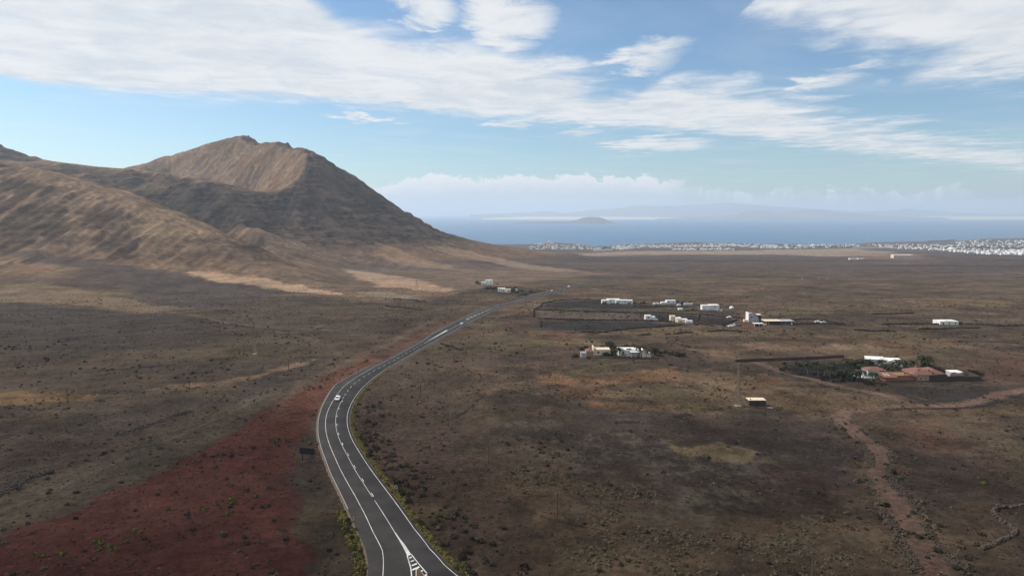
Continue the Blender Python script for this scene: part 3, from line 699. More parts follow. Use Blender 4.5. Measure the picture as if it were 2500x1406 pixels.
def ground_material():
    m = bpy.data.materials.new('ground'); m.use_nodes = True; t = m.node_tree; g = NB(t); b = t.nodes['Principled BSDF']
    at = g.n('ShaderNodeAttribute'); at.attribute_name = 'Col'
    rk = at.outputs['Alpha']
    ps = g.n('ShaderNodeNewGeometry').outputs['Position']
    sx = g.n('ShaderNodeSeparateXYZ'); g.put(sx.inputs[0], ps)
    a = g.noise(ps, 0.55, 6, 0.72); d = g.noise(ps, 0.030, 10, 0.76)
    k = g.m('MULTIPLY', g.mr(a, .25, .75, .50, 1.50, False), g.mr(d, .32, .68, .56, 1.44, False))
    base = g.mix(1.0, at.outputs['Color'], g.comb(k, k, k), 'MULTIPLY')
    # stones and dry tufts: small pale and dark specks
    vo = g.n('ShaderNodeTexVoronoi'); vo.inputs['Scale'].default_value = .55; g.put(vo.inputs['Vector'], ps)
    sp = g.mr(vo.outputs['Distance'], .30, .12); se = g.n('ShaderNodeSeparateColor'); g.put(se.inputs[0], vo.outputs['Color'])
    base = g.mix(g.m('MULTIPLY', sp, g.mr(se.outputs[0], .70, .78, 0, .7)), base, (.026, .022, .016, 1))
    base = g.mix(g.m('MULTIPLY', sp, g.mr(se.outputs[1], .93, .97, 0, .28)), base, (.14, .11, .08, 1))
    # outcropping lava beds: thin broken ledges that follow the height
    lv = g.comb(g.m('MULTIPLY', sx.outputs[0], .013), g.m('MULTIPLY', sx.outputs[1], .013), g.m('MULTIPLY', sx.outputs[2], .085))
    ln = g.noise(lv, 1.0, 4, 0.60, 0.5)
    led = g.m('MULTIPLY', g.mr(g.m('ABSOLUTE', g.m('SUBTRACT', ln, .5)), .060, .020), g.mr(g.noise(ps, .016, 5, .65), .40, .54))
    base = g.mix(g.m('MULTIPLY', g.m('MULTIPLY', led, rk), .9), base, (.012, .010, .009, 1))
    g.put(b.inputs['Base Color'], base); b.inputs['Roughness'].default_value = 1.0; b.inputs['Specular IOR Level'].default_value = 0.0
    hgt = g.m('ADD', g.m('MULTIPLY', a, .8), g.m('ADD', g.m('MULTIPLY', d, 3.0), g.m('MULTIPLY', g.m('MULTIPLY', ln, rk), -9.0)))
    bp = g.n('ShaderNodeBump'); bp.inputs['Strength'].default_value = .9; bp.inputs['Distance'].default_value = 1.0
    g.put(bp.inputs['Height'], hgt); t.links.new(bp.outputs[0], b.inputs['Normal'])
    return m
def build_terrain():
    az = np.concatenate([np.linspace(-180, -45, 50, endpoint=False), np.linspace(-45, 45, 860, endpoint=False), np.linspace(45, 180, 50)])
    az = np.radians(az)
    rr = np.concatenate([[3.0, 12, 25, 45], np.geomspace(70, 420, 300, endpoint=False), np.geomspace(420, 800, 110, endpoint=False), np.geomspace(800, 2650, 400, endpoint=False), np.geomspace(2650, 9500, 90)])
    A, RR = np.meshgrid(az, rr); x = (np.sin(A) * RR).ravel(); y = (np.cos(A) * RR).ravel()
    z = h(x, y); u = uplift(x, y)
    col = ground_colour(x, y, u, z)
    nr, na = len(rr), len(az)
    i = np.arange(nr - 1)[:, None] * na + np.arange(na - 1)[None]
    f = np.stack([i, i + 1, i + 1 + na, i + na], -1).reshape(-1, 4)[:, ::-1].copy()
    gm = ground_material()
    fx, fy = x[f].mean(1), y[f].mean(1)
    keep = ~((z[f].max(1) < -8) & (np.hypot(fx, fy) > 3000))
    ra = pt([p[0] for p in RIDGE_A], [p[1] for p in RIDGE_A], np.array([p[2] for p in RIDGE_A], float))
    fu = u[f].mean(1); xr = ra[:, 0]; o = np.argsort(xr)
    front = fy < np.interp(fx, xr[o], ra[o, 1]) + 40
    cls = np.where(fu < 11, 0, np.where(front & (fx < ra[-1, 0] + 30), 1, 2))
    v = np.stack([x, y, z], -1)
    for k, nm in enumerate(('ground', 'hillside', 'mountain')):
        ff = f[keep & (cls == k)]
        ids, inv = np.unique(ff, return_inverse=True)
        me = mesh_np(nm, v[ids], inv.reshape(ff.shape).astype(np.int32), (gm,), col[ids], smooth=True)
        add(nm, me, kind='structure')
build_terrain()

# ---------------------------------------------------------------- sea, islands, haze
def build_sea():
    m = bpy.data.materials.new('sea_water'); m.use_nodes = True; t = m.node_tree; g = NB(t); b = t.nodes['Principled BSDF']
    ps = g.n('ShaderNodeNewGeometry').outputs['Position']
    n = g.noise(ps, .0016, 6, .6); w = g.noise(ps, .05, 4, .6)
    g.put(b.inputs['Base Color'], g.mix(g.mr(n, .35, .65), (.014, .095, .200, 1), (.022, .120, .235, 1)))
    b.inputs['Roughness'].default_value = .42; b.inputs['Specular IOR Level'].default_value = .25
    bp = g.n('ShaderNodeBump'); bp.inputs['Strength'].default_value = .5; bp.inputs['Distance'].default_value = 2.0
    g.put(bp.inputs['Height'], w); t.links.new(bp.outputs[0], b.inputs['Normal'])
    L = 60000.0
    add('sea', MB().poly([(-L, 2500, 0), (L, 2500, 0), (L, L, 0), (-L, L, 0)]).mesh('sea', m), kind='structure')
build_sea()
def island(name, sil, depth, thick, mat_, seed):
    """silhouette rows -> a real hill range: profile across, falling to the sea on both sides"""
    w = pt([p[0] for p in sil], [p[1] for p in sil], depth)
    xs = np.linspace(w[0, 0], w[-1, 0], 220); zt = np.maximum(np.interp(xs, w[:, 0], w[:, 2]), 2.0)
    ts = np.linspace(-1, 1, 25); X, T = np.meshgrid(xs, ts)
    prof = np.clip(1 - np.abs(T), 0, 1) ** 0.8
    wd = thick * (.35 + .65 * np.interp(X, xs, np.convolve(zt, np.ones(15) / 15, 'same')) / zt.max())
    Y = depth + T * wd + thick * .25 * fbm(X, X * 0 + seed, thick * 1.5, 2)
    Z = -6 + (np.interp(X, xs, zt) + 6) * prof * (1 + .18 * fbm(X + seed, Y, thick * .5, 4) * (1 - prof))
    v = np.stack([X.ravel(), Y.ravel(), Z.ravel()], -1); na = len(xs); i = np.arange(24)[:, None] * na + np.arange(na - 1)[None]
    f = np.stack([i, i + 1, i + 1 + na, i + na], -1).reshape(-1, 4)
    return add(name, mesh_np(name, v, f, (mat_,), smooth=True), kind='structure')
m_isle = mat('island_rock', (.075, .06, .055), .95, .3, .002); m_sand = mat('dune_sand', (.62, .52, .38), .95, .12, .001); m_far = mat('far_hill_soil', (.16, .14, .13), .95, .3, .0006)
island('island', [(1250, 544.6), (1290, 542), (1350, 541.5), (1390, 541), (1410, 537), (1425, 531.5), (1440, 530), (1462, 530.5), (1475, 534), (1490, 541), (1505, 544.4)], 15400.0, 700, m_isle, 3)
island('dunes', [(1180, 533), (1300, 529), (1500, 529.5), (1640, 531), (1800, 531.5), (2000, 531), (2150, 529), (2300, 528.5), (2450, 528.5), (2800, 528), (3200, 529)], 24500.0, 1900, m_sand, 5)
island('coastal_hills', [(1600, 534), (1700, 530), (1790, 524), (1830, 515), (1860, 514), (1900, 519), (1940, 516), (1985, 512), (2010, 512), (2050, 519), (2110, 522), (2150, 528), (2300, 531)], 23500.0, 1500, m_far, 9)
island('far_mountains', [(1150, 524), (1290, 519), (1340, 515), (1380, 521), (1450, 512), (1510, 509), (1550, 502), (1650, 503), (1720, 498), (1780, 495), (1850, 501), (1950, 508), (2100, 516), (2180, 514), (2215, 509), (2260, 513), (2330, 519), (2450, 523), (2800, 518), (3200, 524)], 31000.0, 3500, m_far, 13)

def build_haze():
    m = bpy.data.materials.new('haze_air'); m.use_nodes = True; t = m.node_tree; t.nodes.clear(); g = NB(t)
    v = g.n('ShaderNodeVolumePrincipled'); v.inputs['Color'].default_value = (.77, .88, 1.0, 1)
    v.inputs['Density'].default_value = 6.2e-5; v.inputs['Anisotropy'].default_value = .25
    o = g.n('ShaderNodeOutputMaterial'); t.links.new(v.outputs[0], o.inputs['Volume'])
    L = 61000.0
    add('haze', MB().box(-L, L, -9800, L, -60, 720).mesh('haze', m), kind='stuff')
build_haze()

# ---------------------------------------------------------------- road
m_asph = mat('asphalt', (.032, .0290, .0278), .9, .34, .14, .01, spec=.1)
m_paint = mat('road_paint', (.50, .495, .47), .7, .3, .35)
m_conc = mat('concrete', (.34, .32, .29), .9, .15, 1.5)
def rpoint(s, off, dz):
    x = np.interp(s, RS, RCL[:, 0]); y = np.interp(s, RS, RCL[:, 1]); z = np.interp(s, RS, RZ)
    nx = np.interp(s, RS, RNR[:, 0]); ny = np.interp(s, RS, RNR[:, 1])
    return np.stack([x + nx * off, y + ny * off, z + dz + 0 * x], -1)
def ribbon(name, s, o0, o1, dz, m, parent=None, **kw):
    a = rpoint(s, o0, dz); b = rpoint(s, o1, dz); n = len(s)
    v = np.vstack([a, b]); i = np.arange(n - 1)
    return add(name, mesh_np(name, v, np.stack([i, i + n, i + n + 1, i + 1], -1), (m,)), parent, **kw)
SEND = s_at(1780, 640)
RI = RS[RS < SEND]
def oo(k): return np.interp(RI, RS, k)
def build_road():
    skirt = 0.9
    a0 = rpoint(RI, oo(EDGE_L) - 1.2, -skirt); a = rpoint(RI, oo(EDGE_L), 0); b = rpoint(RI, oo(EDGE_R), 0); b0 = rpoint(RI, oo(EDGE_R) + 1.2, -skirt)
    n = len(RI); v = np.vstack([a0, a, b, b0]); i = np.arange(n - 1); q = []
    for k in range(3): q.append(np.stack([i + k * n, i + (k + 1) * n, i + (k + 1) * n + 1, i + k * n + 1], -1))
    m_sk = mat('road_shoulder_gravel', (.085, .062, .047), .95, .3, 1.5, .05)
    road = add('road', mesh_np('road', v, np.vstack(q), (m_asph, m_sk), midx=np.repeat([1, 0, 1], n - 1)), kind='structure')
    w = lambda s: .085 + .00006 * s
    def line(name, lo, hi, off, wd=.17, dz=.03, m=m_paint):
        s = RS[(RS >= lo) & (RS <= hi)]; o = np.interp(s, RS, off) if not np.isscalar(off) else off
        return ribbon(name, s, o - wd / 2, o + wd / 2, dz, m, road)
    line('edge_line', 0, SEND, ROFF['left'], .13); line('edge_line', 0, SEND, ROFF['right'], .13)
    line('kerb_strip', s_at(855, 1240), s_at(915, 890), ROFF['outer'] - .1, .14, .04, m_conc)
    sg = s_at(965, 1303); s1 = s_at(906, 1209); s2 = s_at(838, 968)
    line('centre_line', sg, s1 - 1.5, 0.0, .12); line('centre_line', s1, s2, 0.0, .11)
    def dash(s, ln, off, wd): 
        ss = np.linspace(s, s + ln, 4); ribbon('centre_dash', ss, off - wd / 2, off + wd / 2, .034, m_paint, road)
    s = s1
    while s < s2 - 3: dash(s, 2.6, .36, .16); s += 11.5
    s = s2 + 2
    while s < _sw0 - 4: dash(s, 3.2, 0.0, .16); s += 7.2
    line('centre_line', _sw0, _sw3 + 60, 0.0, .18)
    s = _sw3 + 64
    while s < 1000: dash(s, 4.0, 0.0, .2); s += 11
    # painted islands around the turning lane
    for (sa, sb, o0, o1) in ((_sw0 + 8, s_at(1088, 806), -.2, -3.0), (s_at(1140, 779), s_at(1196, 755), -3.1, -.2)):
        ss = np.linspace(sa, sb, 12); t = (ss - sa) / (sb - sa)
        wdt = (t if o1 < -1 else 1 - t) * (1.3 if o1 < -1 else 2.6)
        if o1 < -1: ribbon('painted_island', ss, -.3 - wdt, -.25 + 0 * ss, .036, m_paint, road)
        else:
            k = 0
            for sv in np.linspace(sa, sb - 3, 7):
                tt = (sv - sa) / (sb - sa); ribbon('hatch_bar', np.array([sv, sv + 1.6]), np.array([-.4 - (1 - tt) * 2.6, -.4 - (1 - tt) * 2.6]), np.array([-.3, -.3]), .036, m_paint, road)
            ribbon('edge_line', ss, -.4 - wdt - .12, -.4 - wdt + .12, .034, m_paint, road)
    # gore at the junction in front: solid nose, bars, and the raised island with cream kerb
    def gp(pts, dz):
        w_ = hit([p[0] for p in pts], [p[1] for p in pts], hs); s_ = [float(np.interp(0, [0], [0]))]
        z = [RZ[int(((RCL - q[:2]) ** 2).sum(1).argmin())] for q in w_]
        return [(float(q[0]), float(q[1]), float(zz) + dz) for q, zz in zip(w_, z)]
    nose = [(962.5, 1299), (966, 1299.5), (977, 1315), (990, 1332), (1003, 1351.5), (1004.5, 1354), (996, 1356.5), (993.5, 1354.5), (985, 1337), (974, 1318)]
    MB().poly(gp(nose, .036)).build('painted_nose', m_paint, road)
    def strip(pts, wpx, name, m=m_paint, dz=.032):
        g_ = np.array(gp(pts, dz)); g2 = spline(g_, 1.0); tg = np.gradient(g2[:, :2], axis=0); tg /= np.linalg.norm(tg, axis=1)[:, None]
        nn_ = np.stack([tg[:, 1], -tg[:, 0], 0 * tg[:, 0]], -1) * wpx / 2; n = len(g2); i = np.arange(n - 1)
        add(name, mesh_np(name, np.vstack([g2 - nn_, g2 + nn_]), np.stack([i, i + n, i + n + 1, i + 1], -1), (m,)), road)
    strip([(994, 1355), (998, 1370), (1002.5, 1385), (1005, 1406), (1008, 1450)], .22, 'gore_line')
    strip([(1004, 1353), (1014, 1366), (1030, 1385), (1049, 1406), (1090, 1450)], .20, 'gore_line')
    for bar in ([(999, 1360), (1004.5, 1358), (1005.5, 1361), (1000, 1363)], [(1002, 1369.5), (1010, 1366.5), (1011.5, 1369), (1003, 1372)], [(1004.5, 1378.5), (1017, 1373.5), (1018.5, 1377), (1005.5, 1382)], [(1006, 1389), (1023, 1382), (1025, 1385), (1007, 1392)], [(1027, 1393), (1031, 1390.5), (1033.5, 1393.5), (1029, 1395.5)], [(1036.5, 1403), (1041, 1400.5), (1043.5, 1403.5), (1039, 1406)]):
        MB().poly(gp(bar, .036)).build('hatch_bar', m_paint, road)
    # raised traffic island
    isl = gp([(1015, 1391), (1018, 1388), (1021, 1388), (1037, 1406), (1078, 1452), (1014, 1452), (1015, 1406)], 0.0)
    c = np.mean(np.array(isl), axis=0); n = len(isl)
    out = [(p[0], p[1], p[2]) for p in isl]; top = [(p[0], p[1], p[2] + .16) for p in isl]
    inn = [(p[0] + (c[0] - p[0]) * .12, p[1] + (c[1] - p[1]) * .05, p[2] + .16) for p in isl]
    k = MB(); k.v = out + top + inn
    k.f = [(i, (i + 1) % n, n + (i + 1) % n, n + i) for i in range(n)] + [(n + i, n + (i + 1) % n, 2 * n + (i + 1) % n, 2 * n + i) for i in range(n)]; k.mi = [0] * len(k.f)
    ti = empty('traffic_island', (0, 0, 0), label='raised triangular traffic island with cream kerb at the road junction', cat='traffic island')
    k.build('kerb', mat('cream_kerb', (.50, .46, .34), .8), ti)
    MB().poly([(p[0], p[1], p[2] - .03) for p in inn]).build('soil_bed', mat('island_soil', (.07, .035, .028), .95, .3, 2, .05), ti)
build_road()
# ---------------------------------------------------------------- things: helpers
def ground(px, py): return hit([px], [py])[0]
def mpp_at(w):                   # metres per photo pixel at a point
    return float(w[1] * math.cos(PITCH) + (CAM_Z - w[2]) * math.sin(PITCH)) / F
m_white = mat('white_render', (.68, .67, .64), .85, .06, .6)
m_cream = mat('cream_render', (.62, .52, .38), .85, .10, .6)
m_peach = mat('peach_render', (.34, .22, .13), .85, .12, .6)
m_ochre = mat('ochre_render', (.24, .115, .06), .85, .12, .6)
m_brown = mat('dark_brown', (.060, .042, .034), .95, .25, .8)  # far darker than the peach and ochre renders
m_terra = mat('terracotta_tiles', (.165, .082, .062), .85, .25, 1.5)
m_glass = mat('window_glass', (.02, .03, .035), .15, .1, 1, spec=.5)
m_teal = mat('teal_shutter', (.10, .17, .165), .6, .1, 2)
m_grey = mat('grey_render', (.36, .34, .35), .85, .1, .6)
m_dark = mat('dark_panel', (.022, .022, .024), .5, .1, 1)
m_wood = mat('weathered_wood', (.085, .06, .042), .9, .2, 3)
m_steel = mat('galvanised_steel', (.22, .165, .115), .55, .15, 3, metal=.3)
m_stone = mat('lava_stone', (.026, .020, .017), .95, .45, 1.2, .05)
m_stone2 = mat('lichen_stone', (.044, .033, .023), .95, .45, 1.2, .05)
m_stone3 = mat('pale_field_stone', (.060, .046, .033), .95, .45, 1.2, .05)
m_trunk = mat('palm_trunk', (.13, .10, .075), .95, .2, 3)
class House:
    def __init__(s, name, px, py, label, cat='house', rz=0.0, group=None):
        s.w = ground(px, py); s.px, s.py = px, py; s.k = mpp_at(s.w)
        s.t = (CAM_Z - s.w[2]) / math.hypot(s.w[0], s.w[1])
        s.e = empty(name, s.w, rz, label=label, cat=cat, group=group)
    def X(s, px): return (px - s.px) * s.k
    def Z(s, py, y=0.0): return (s.py - py) * s.k - y * s.t
    def box(s, part, p0, p1, top, y0, dep, m, roof=None, par=0.25, parent=None, z0=-1.6):
        z1 = s.Z(top, y0); x0, x1 = s.X(p0), s.X(p1)
        b = MB().box(x0, x1, y0, y0 + dep, z0, z1)
        o = b.build(part, m, parent or s.e)
        if roof is not None:     # parapet and flat roof deck
            c = MB(); q = .22
            c.box(x0 - .03, x1 + .03, y0 - .03, y0 + q, z1, z1 + par); c.box(x0 - .03, x1 + .03, y0 + dep - q, y0 + dep + .03, z1, z1 + par)
            c.box(x0 - .03, x0 + q, y0 + q, y0 + dep - q, z1, z1 + par); c.box(x1 - q, x1 + .03, y0 + q, y0 + dep - q, z1, z1 + par)
            c.box(x0 + q, x1 - q, y0 + q, y0 + dep - q, z1, z1 + .06)
            c.build('roof', roof, s.e)
        return o
    def win(s, part, p0, p1, t, b, y0, m=None, fr=None):
        x0, x1, z0, z1 = s.X(p0), s.X(p1), s.Z(b, y0), s.Z(t, y0)
        o = MB().box(x0, x1, y0 - .05, y0 + .1, z0, z1).build(part, m or m_glass, s.e)
        f = MB(); w = max(.07, s.k * .25)
        f.box(x0 - w, x1 + w, y0 - .09, y0 + .05, z1, z1 + w); f.box(x0 - w, x1 + w, y0 - .12, y0 + .05, z0 - w, z0); f.box(x0 - w, x0, y0 - .09, y0 + .05, z0, z1); f.box(x1, x1 + w, y0 - .09, y0 + .05, z0, z1)
        f.box((x0 + x1) / 2 - w * .3, (x0 + x1) / 2 + w * .3, y0 - .08, y0 + .05, z0, z1)
        f.build('frame', fr or m_white, o)
    def winx(s, x0, x1, z0, z1, y0, m=None, part='window'):
        o = MB().box(x0, x1, y0 - .05, y0 + .1, z0, z1).build(part, m or m_glass, s.e)
        f = MB(); w = .09
        f.box(x0 - w, x1 + w, y0 - .09, y0 + .05, z1, z1 + w); f.box(x0 - w, x1 + w, y0 - .12, y0 + .05, z0 - w, z0); f.box(x0 - w, x0, y0 - .09, y0 + .05, z0, z1); f.box(x1, x1 + w, y0 - .09, y0 + .05, z0, z1)
        f.build('frame', m_white, o)
    def door(s, x, z1, y0, m=None): MB().box(x - .5, x + .5, y0 - .06, y0 + .1, 0, z1).build('door', m or m_wood, s.e)

# ---------------------------------------------------------------- the terracotta finca and its neighbours
def build_finca():
    H = House('farmhouse', 2240, 929, 'sprawling peach and ochre farmhouse with terracotta roofs among the palms')
    q = .0245; zx = lambda v: (v - 1176) * q
    def bx(part, a, b, y0, d, z1, m, z0=-1.8): return MB().box(zx(a), zx(b), y0, y0 + d, z0, z1).build(part, m, H.e)
    # left wing: lean-to tile roof with two roof lights
    bx('wall', 590, 808, .0, 5.0, 1.5, m_ochre)
    r = MB(); x0, x1 = zx(560), zx(806); r.poly([(x0 - .3, -.5, 1.5), (x1, -.5, 1.5), (x1 - 1.2, 5.4, 2.9), (x0 - 1.8, 5.4, 2.9)]); r.poly([(x0 - .3, -.5, 1.38), (x0 - 1.8, 5.4, 2.78), (x1 - 1.2, 5.4, 2.78), (x1, -.5, 1.38)])
    r.poly([(x0 - .3, -.5, 1.38), (x1, -.5, 1.38), (x1, -.5, 1.5), (x0 - .3, -.5, 1.5)])
    rf = r.build('roof', m_terra, H.e)
    for t in (.36, .62):
        xa = x0 + (x1 - x0) * t - .9; MB().poly([(xa, 1.2, 1.97), (xa + .55, 1.2, 1.97), (xa + .15, 3.6, 2.54), (xa - .4, 3.6, 2.54)]).build('roof_light', m_cream, rf)
    # middle wing, flat roof
    bx('wall', 812, 1152, .4, 7.0, 2.1, m_ochre)
    MB().box(zx(806), zx(1154), .3, .62, 2.1, 2.32).box(zx(806), zx(1154), 7.1, 7.45, 2.1, 2.32).box(zx(806), zx(820), .62, 7.1, 2.1, 2.32).box(zx(820), zx(1154), .62, 7.1, 2.1, 2.16).build('roof', mat('ochre_roof', (.22, .13, .07), .9, .15, 1), H.e)
    MB().box(zx(975), zx(998), 2, 2.6, 2.16, 3.3).box(zx(970), zx(1003), 1.9, 2.7, 3.3, 3.42).build('chimney', m_ochre, H.e)
    # main block with hipped roof
    bx('wall', 1156, 1378, -.3, 6.5, 2.7, m_peach); H.winx(zx(1208), zx(1243), .65, 1.5, -.3); H.winx(zx(1297), zx(1334), .65, 1.5, -.3)
    MB().poly([(zx(1090), .2, 2.1), (zx(1156), -.3, 1.7), (zx(1156), -.3, 2.75), (zx(1090), 2.5, 3.1)]).poly([(zx(1090), 2.5, 3.1), (zx(1156), -.25, 2.75), (zx(1156), -.25, 1.7), (zx(1090), .25, 2.1)]).build('buttress_wall', m_cream, H.e)
    rf = MB().hip(zx(1085), zx(1500), -.2, 10.5, 2.72, 4.7, .45, ridge=4.2).build('roof', m_terra, H.e)
    MB().hip(zx(1400), zx(1715), 1.2, 11.0, 2.75, 4.5, .4, ridge=3.2).build('roof', m_terra, H.e)
    for a in (1240, 1440): MB().box(zx(a) - .3, zx(a) + .3, 2.6, 3.2, 3.0, 4.5).box(zx(a) - .4, zx(a) + .4, 2.5, 3.3, 4.5, 4.65).build('chimney', m_ochre, H.e)
    MB().box(zx(1300) - .3, zx(1300) + .3, 6.2, 6.8, 4, 5.6).build('chimney', m_terra, H.e)
    # gabled and long dark walls to the right
    g = MB(); a, b = zx(1380), zx(1530)
    g.v += [(a, -.1, -1.8), (b, -.1, -1.8), (b, -.1, 2.2), ((a + b) / 2, -.1, 3.7), (a, -.1, 2.2)]; g.v += [(x, y + 6, z) for x, y, z in g.v[:5]]
    g.f += [(0, 1, 2, 3, 4), (9, 8, 7, 6, 5), (1, 6, 7, 2), (2, 7, 8, 3), (3, 8, 9, 4), (5, 0, 4, 9)]; g.mi += [0] * 6
    g.build('gable_wall', m_brown, H.e)
    bx('wall', 1532, 1728, .5, 7, 2.55, m_brown)
    c = MB(); c.box(zx(1730), zx(2365), 1.0, 1.5, -1.8, 1.75).box(zx(2352), zx(2365), 1.5, 9, -1.8, 1.75).box(zx(1900), zx(2090), 1.6, 5, -1.5, 1.95)
    c.build('courtyard_wall', m_brown, H.e)
    H2 = House('outbuilding', 2336, 922, 'small flat white roofed outbuilding behind the dark courtyard wall', 'outbuilding')
    MB().box(-2.6, 2.6, 0, 4.2, -1.5, 2.5).build('wall', m_grey, H2.e)
    MB().box(-2.8, 2.8, -.2, 4.4, 2.5, 2.66).box(-.6, 1.2, -.9, -.2, 2.3, 2.45).build('roof', m_white, H2.e); H2.winx(-1.2, .2, .9, 1.8, 0)
    # white house with teal doors
    H = House('villa', 2136, 922, 'white villa with two teal glazed doors and a red tiled roof')
    k = H.k
    MB().box(-3.4, 2.0, 0, 5.4, -1.5, 3.4).build('wall', m_white, H.e)
    MB().box(2.02, 4.6, .6, 5.2, -1.5, 3.1).build('wall', m_brown, H.e)
    MB().hip(-3.5, 4.9, -.1, 5.6, 3.42, 4.7, .35, ridge=3.0).build('roof', m_terra, H.e)
    H.winx(-2.75, -1.25, .75, 2.75, 0, m_teal, 'door'); H.winx(-.55, 1.25, .75, 2.55, 0, m_teal, 'door')
    t = MB(); n = 14
    for i in range(n):           # curved terrace wall
        a0, a1 = math.pi * (1 + i / n), math.pi * (1 + (i + 1) / n)
        p = [(4.3 * math.cos(a) - 1.2, 1.6 + 3.4 * math.sin(a)) for a in (a0, a1)]
        t.poly([(*p[0], -1.5), (*p[1], -1.5), (*p[1], .75), (*p[0], .75)])
        p2 = [(4.05 * math.cos(a) - 1.2, 1.6 + 3.15 * math.sin(a)) for a in (a0, a1)]
        t.poly([(*p[0], .75), (*p[1], .75), (*p2[1], .75), (*p2[0], .75)]); t.poly([(*p2[1], -1.5), (*p2[0], -1.5), (*p2[0], .75), (*p2[1], .75)])
    t.build('terrace_wall', m_white, H.e)
    p = MB().box(-7.2, -3.5, 1.0, 4.5, 2.7, 2.85)
    for xx in (-7, -3.8): p.box(xx, xx + .2, 1.1, 1.3, -1.2, 2.7); p.box(xx, xx + .2, 4.2, 4.4, -1.2, 2.7)
    p.build('pergola', m_brown, H.e)
    # long white flat-roofed house behind
    H = House('villa', 2160, 893, 'low white villa with a wide flat roof behind the palm garden', rz=R(-14))
    MB().box(-7.5, 1.0, 0, 8, -1.5, 2.9).box(1.02, 8.0, -1.2, 7, -1.5, 2.7).build('wall', m_white, H.e)
    MB().box(-7.7, 1.05, -.2, 8.2, 2.9, 3.1).box(1.1, 8.2, -1.4, 7.2, 2.7, 2.9).box(-2, .4, 2, 2.8, 3.1, 3.5).build('roof', m_white, H.e)
    for x in (-6, -3.2, 2.4, 5.4): H.winx(x, x + 1.3, .8, 2.0, -1.2 if x > 1 else 0)
build_finca()
def build_shed():
    H = House('shed', 1849, 991, 'dark windowless utility shed with a pale flat roof beside the pylon', 'shed')
    k = H.k; w = 20.5 * k
    MB().box(-w, w, 0, 3.4, -.6, 2.15).build('wall', m_brown, H.e)
    MB().box(-w - .12, w + .12, -.15, 3.6, 2.15, 2.32).build('roof', m_cream, H.e)
    MB().box(-w + .5, -w + .9, .5, .9, 2.32, 2.7).build('vent', m_steel, H.e)
    MB().box(-w - .7, w + .9, -.5, 3.9, -.8, .1).build('plinth', m_wood, H.e)
    MB().box(-.6, .6, -.06, .1, .12, 1.95).build('door', m_dark, H.e)
    s = ground(1880, 997); kk = mpp_at(s); MB().box(-.9, .9, -.35, .35, -.3, .35).box(-.75, .2, -.25, .25, .35, .45).build('concrete_block', m_conc, None, loc=s, label='low concrete block lying in front of the dark utility shed', cat='block')
build_shed()
def white_block(name, px, py, label, boxes, cat='house', rz=0.0, wins=True, rm=None):
    H = House(name, px, py, label, cat, rz)
    for (p0, p1, top, y0, d, m) in boxes:
        H.box('wall', p0, p1, top, y0, d, m, roof=rm or m)
        if wins:
            x0, x1, z1 = H.X(p0), H.X(p1), H.Z(top, y0); n = int((x1 - x0) / 4.2)
            for i in range(n):
                xc = x0 + (i + .5) * (x1 - x0) / n
                H.winx(xc - .5, xc + .5, max(z1 - 1.9, .5), z1 - .75, y0)
    return H
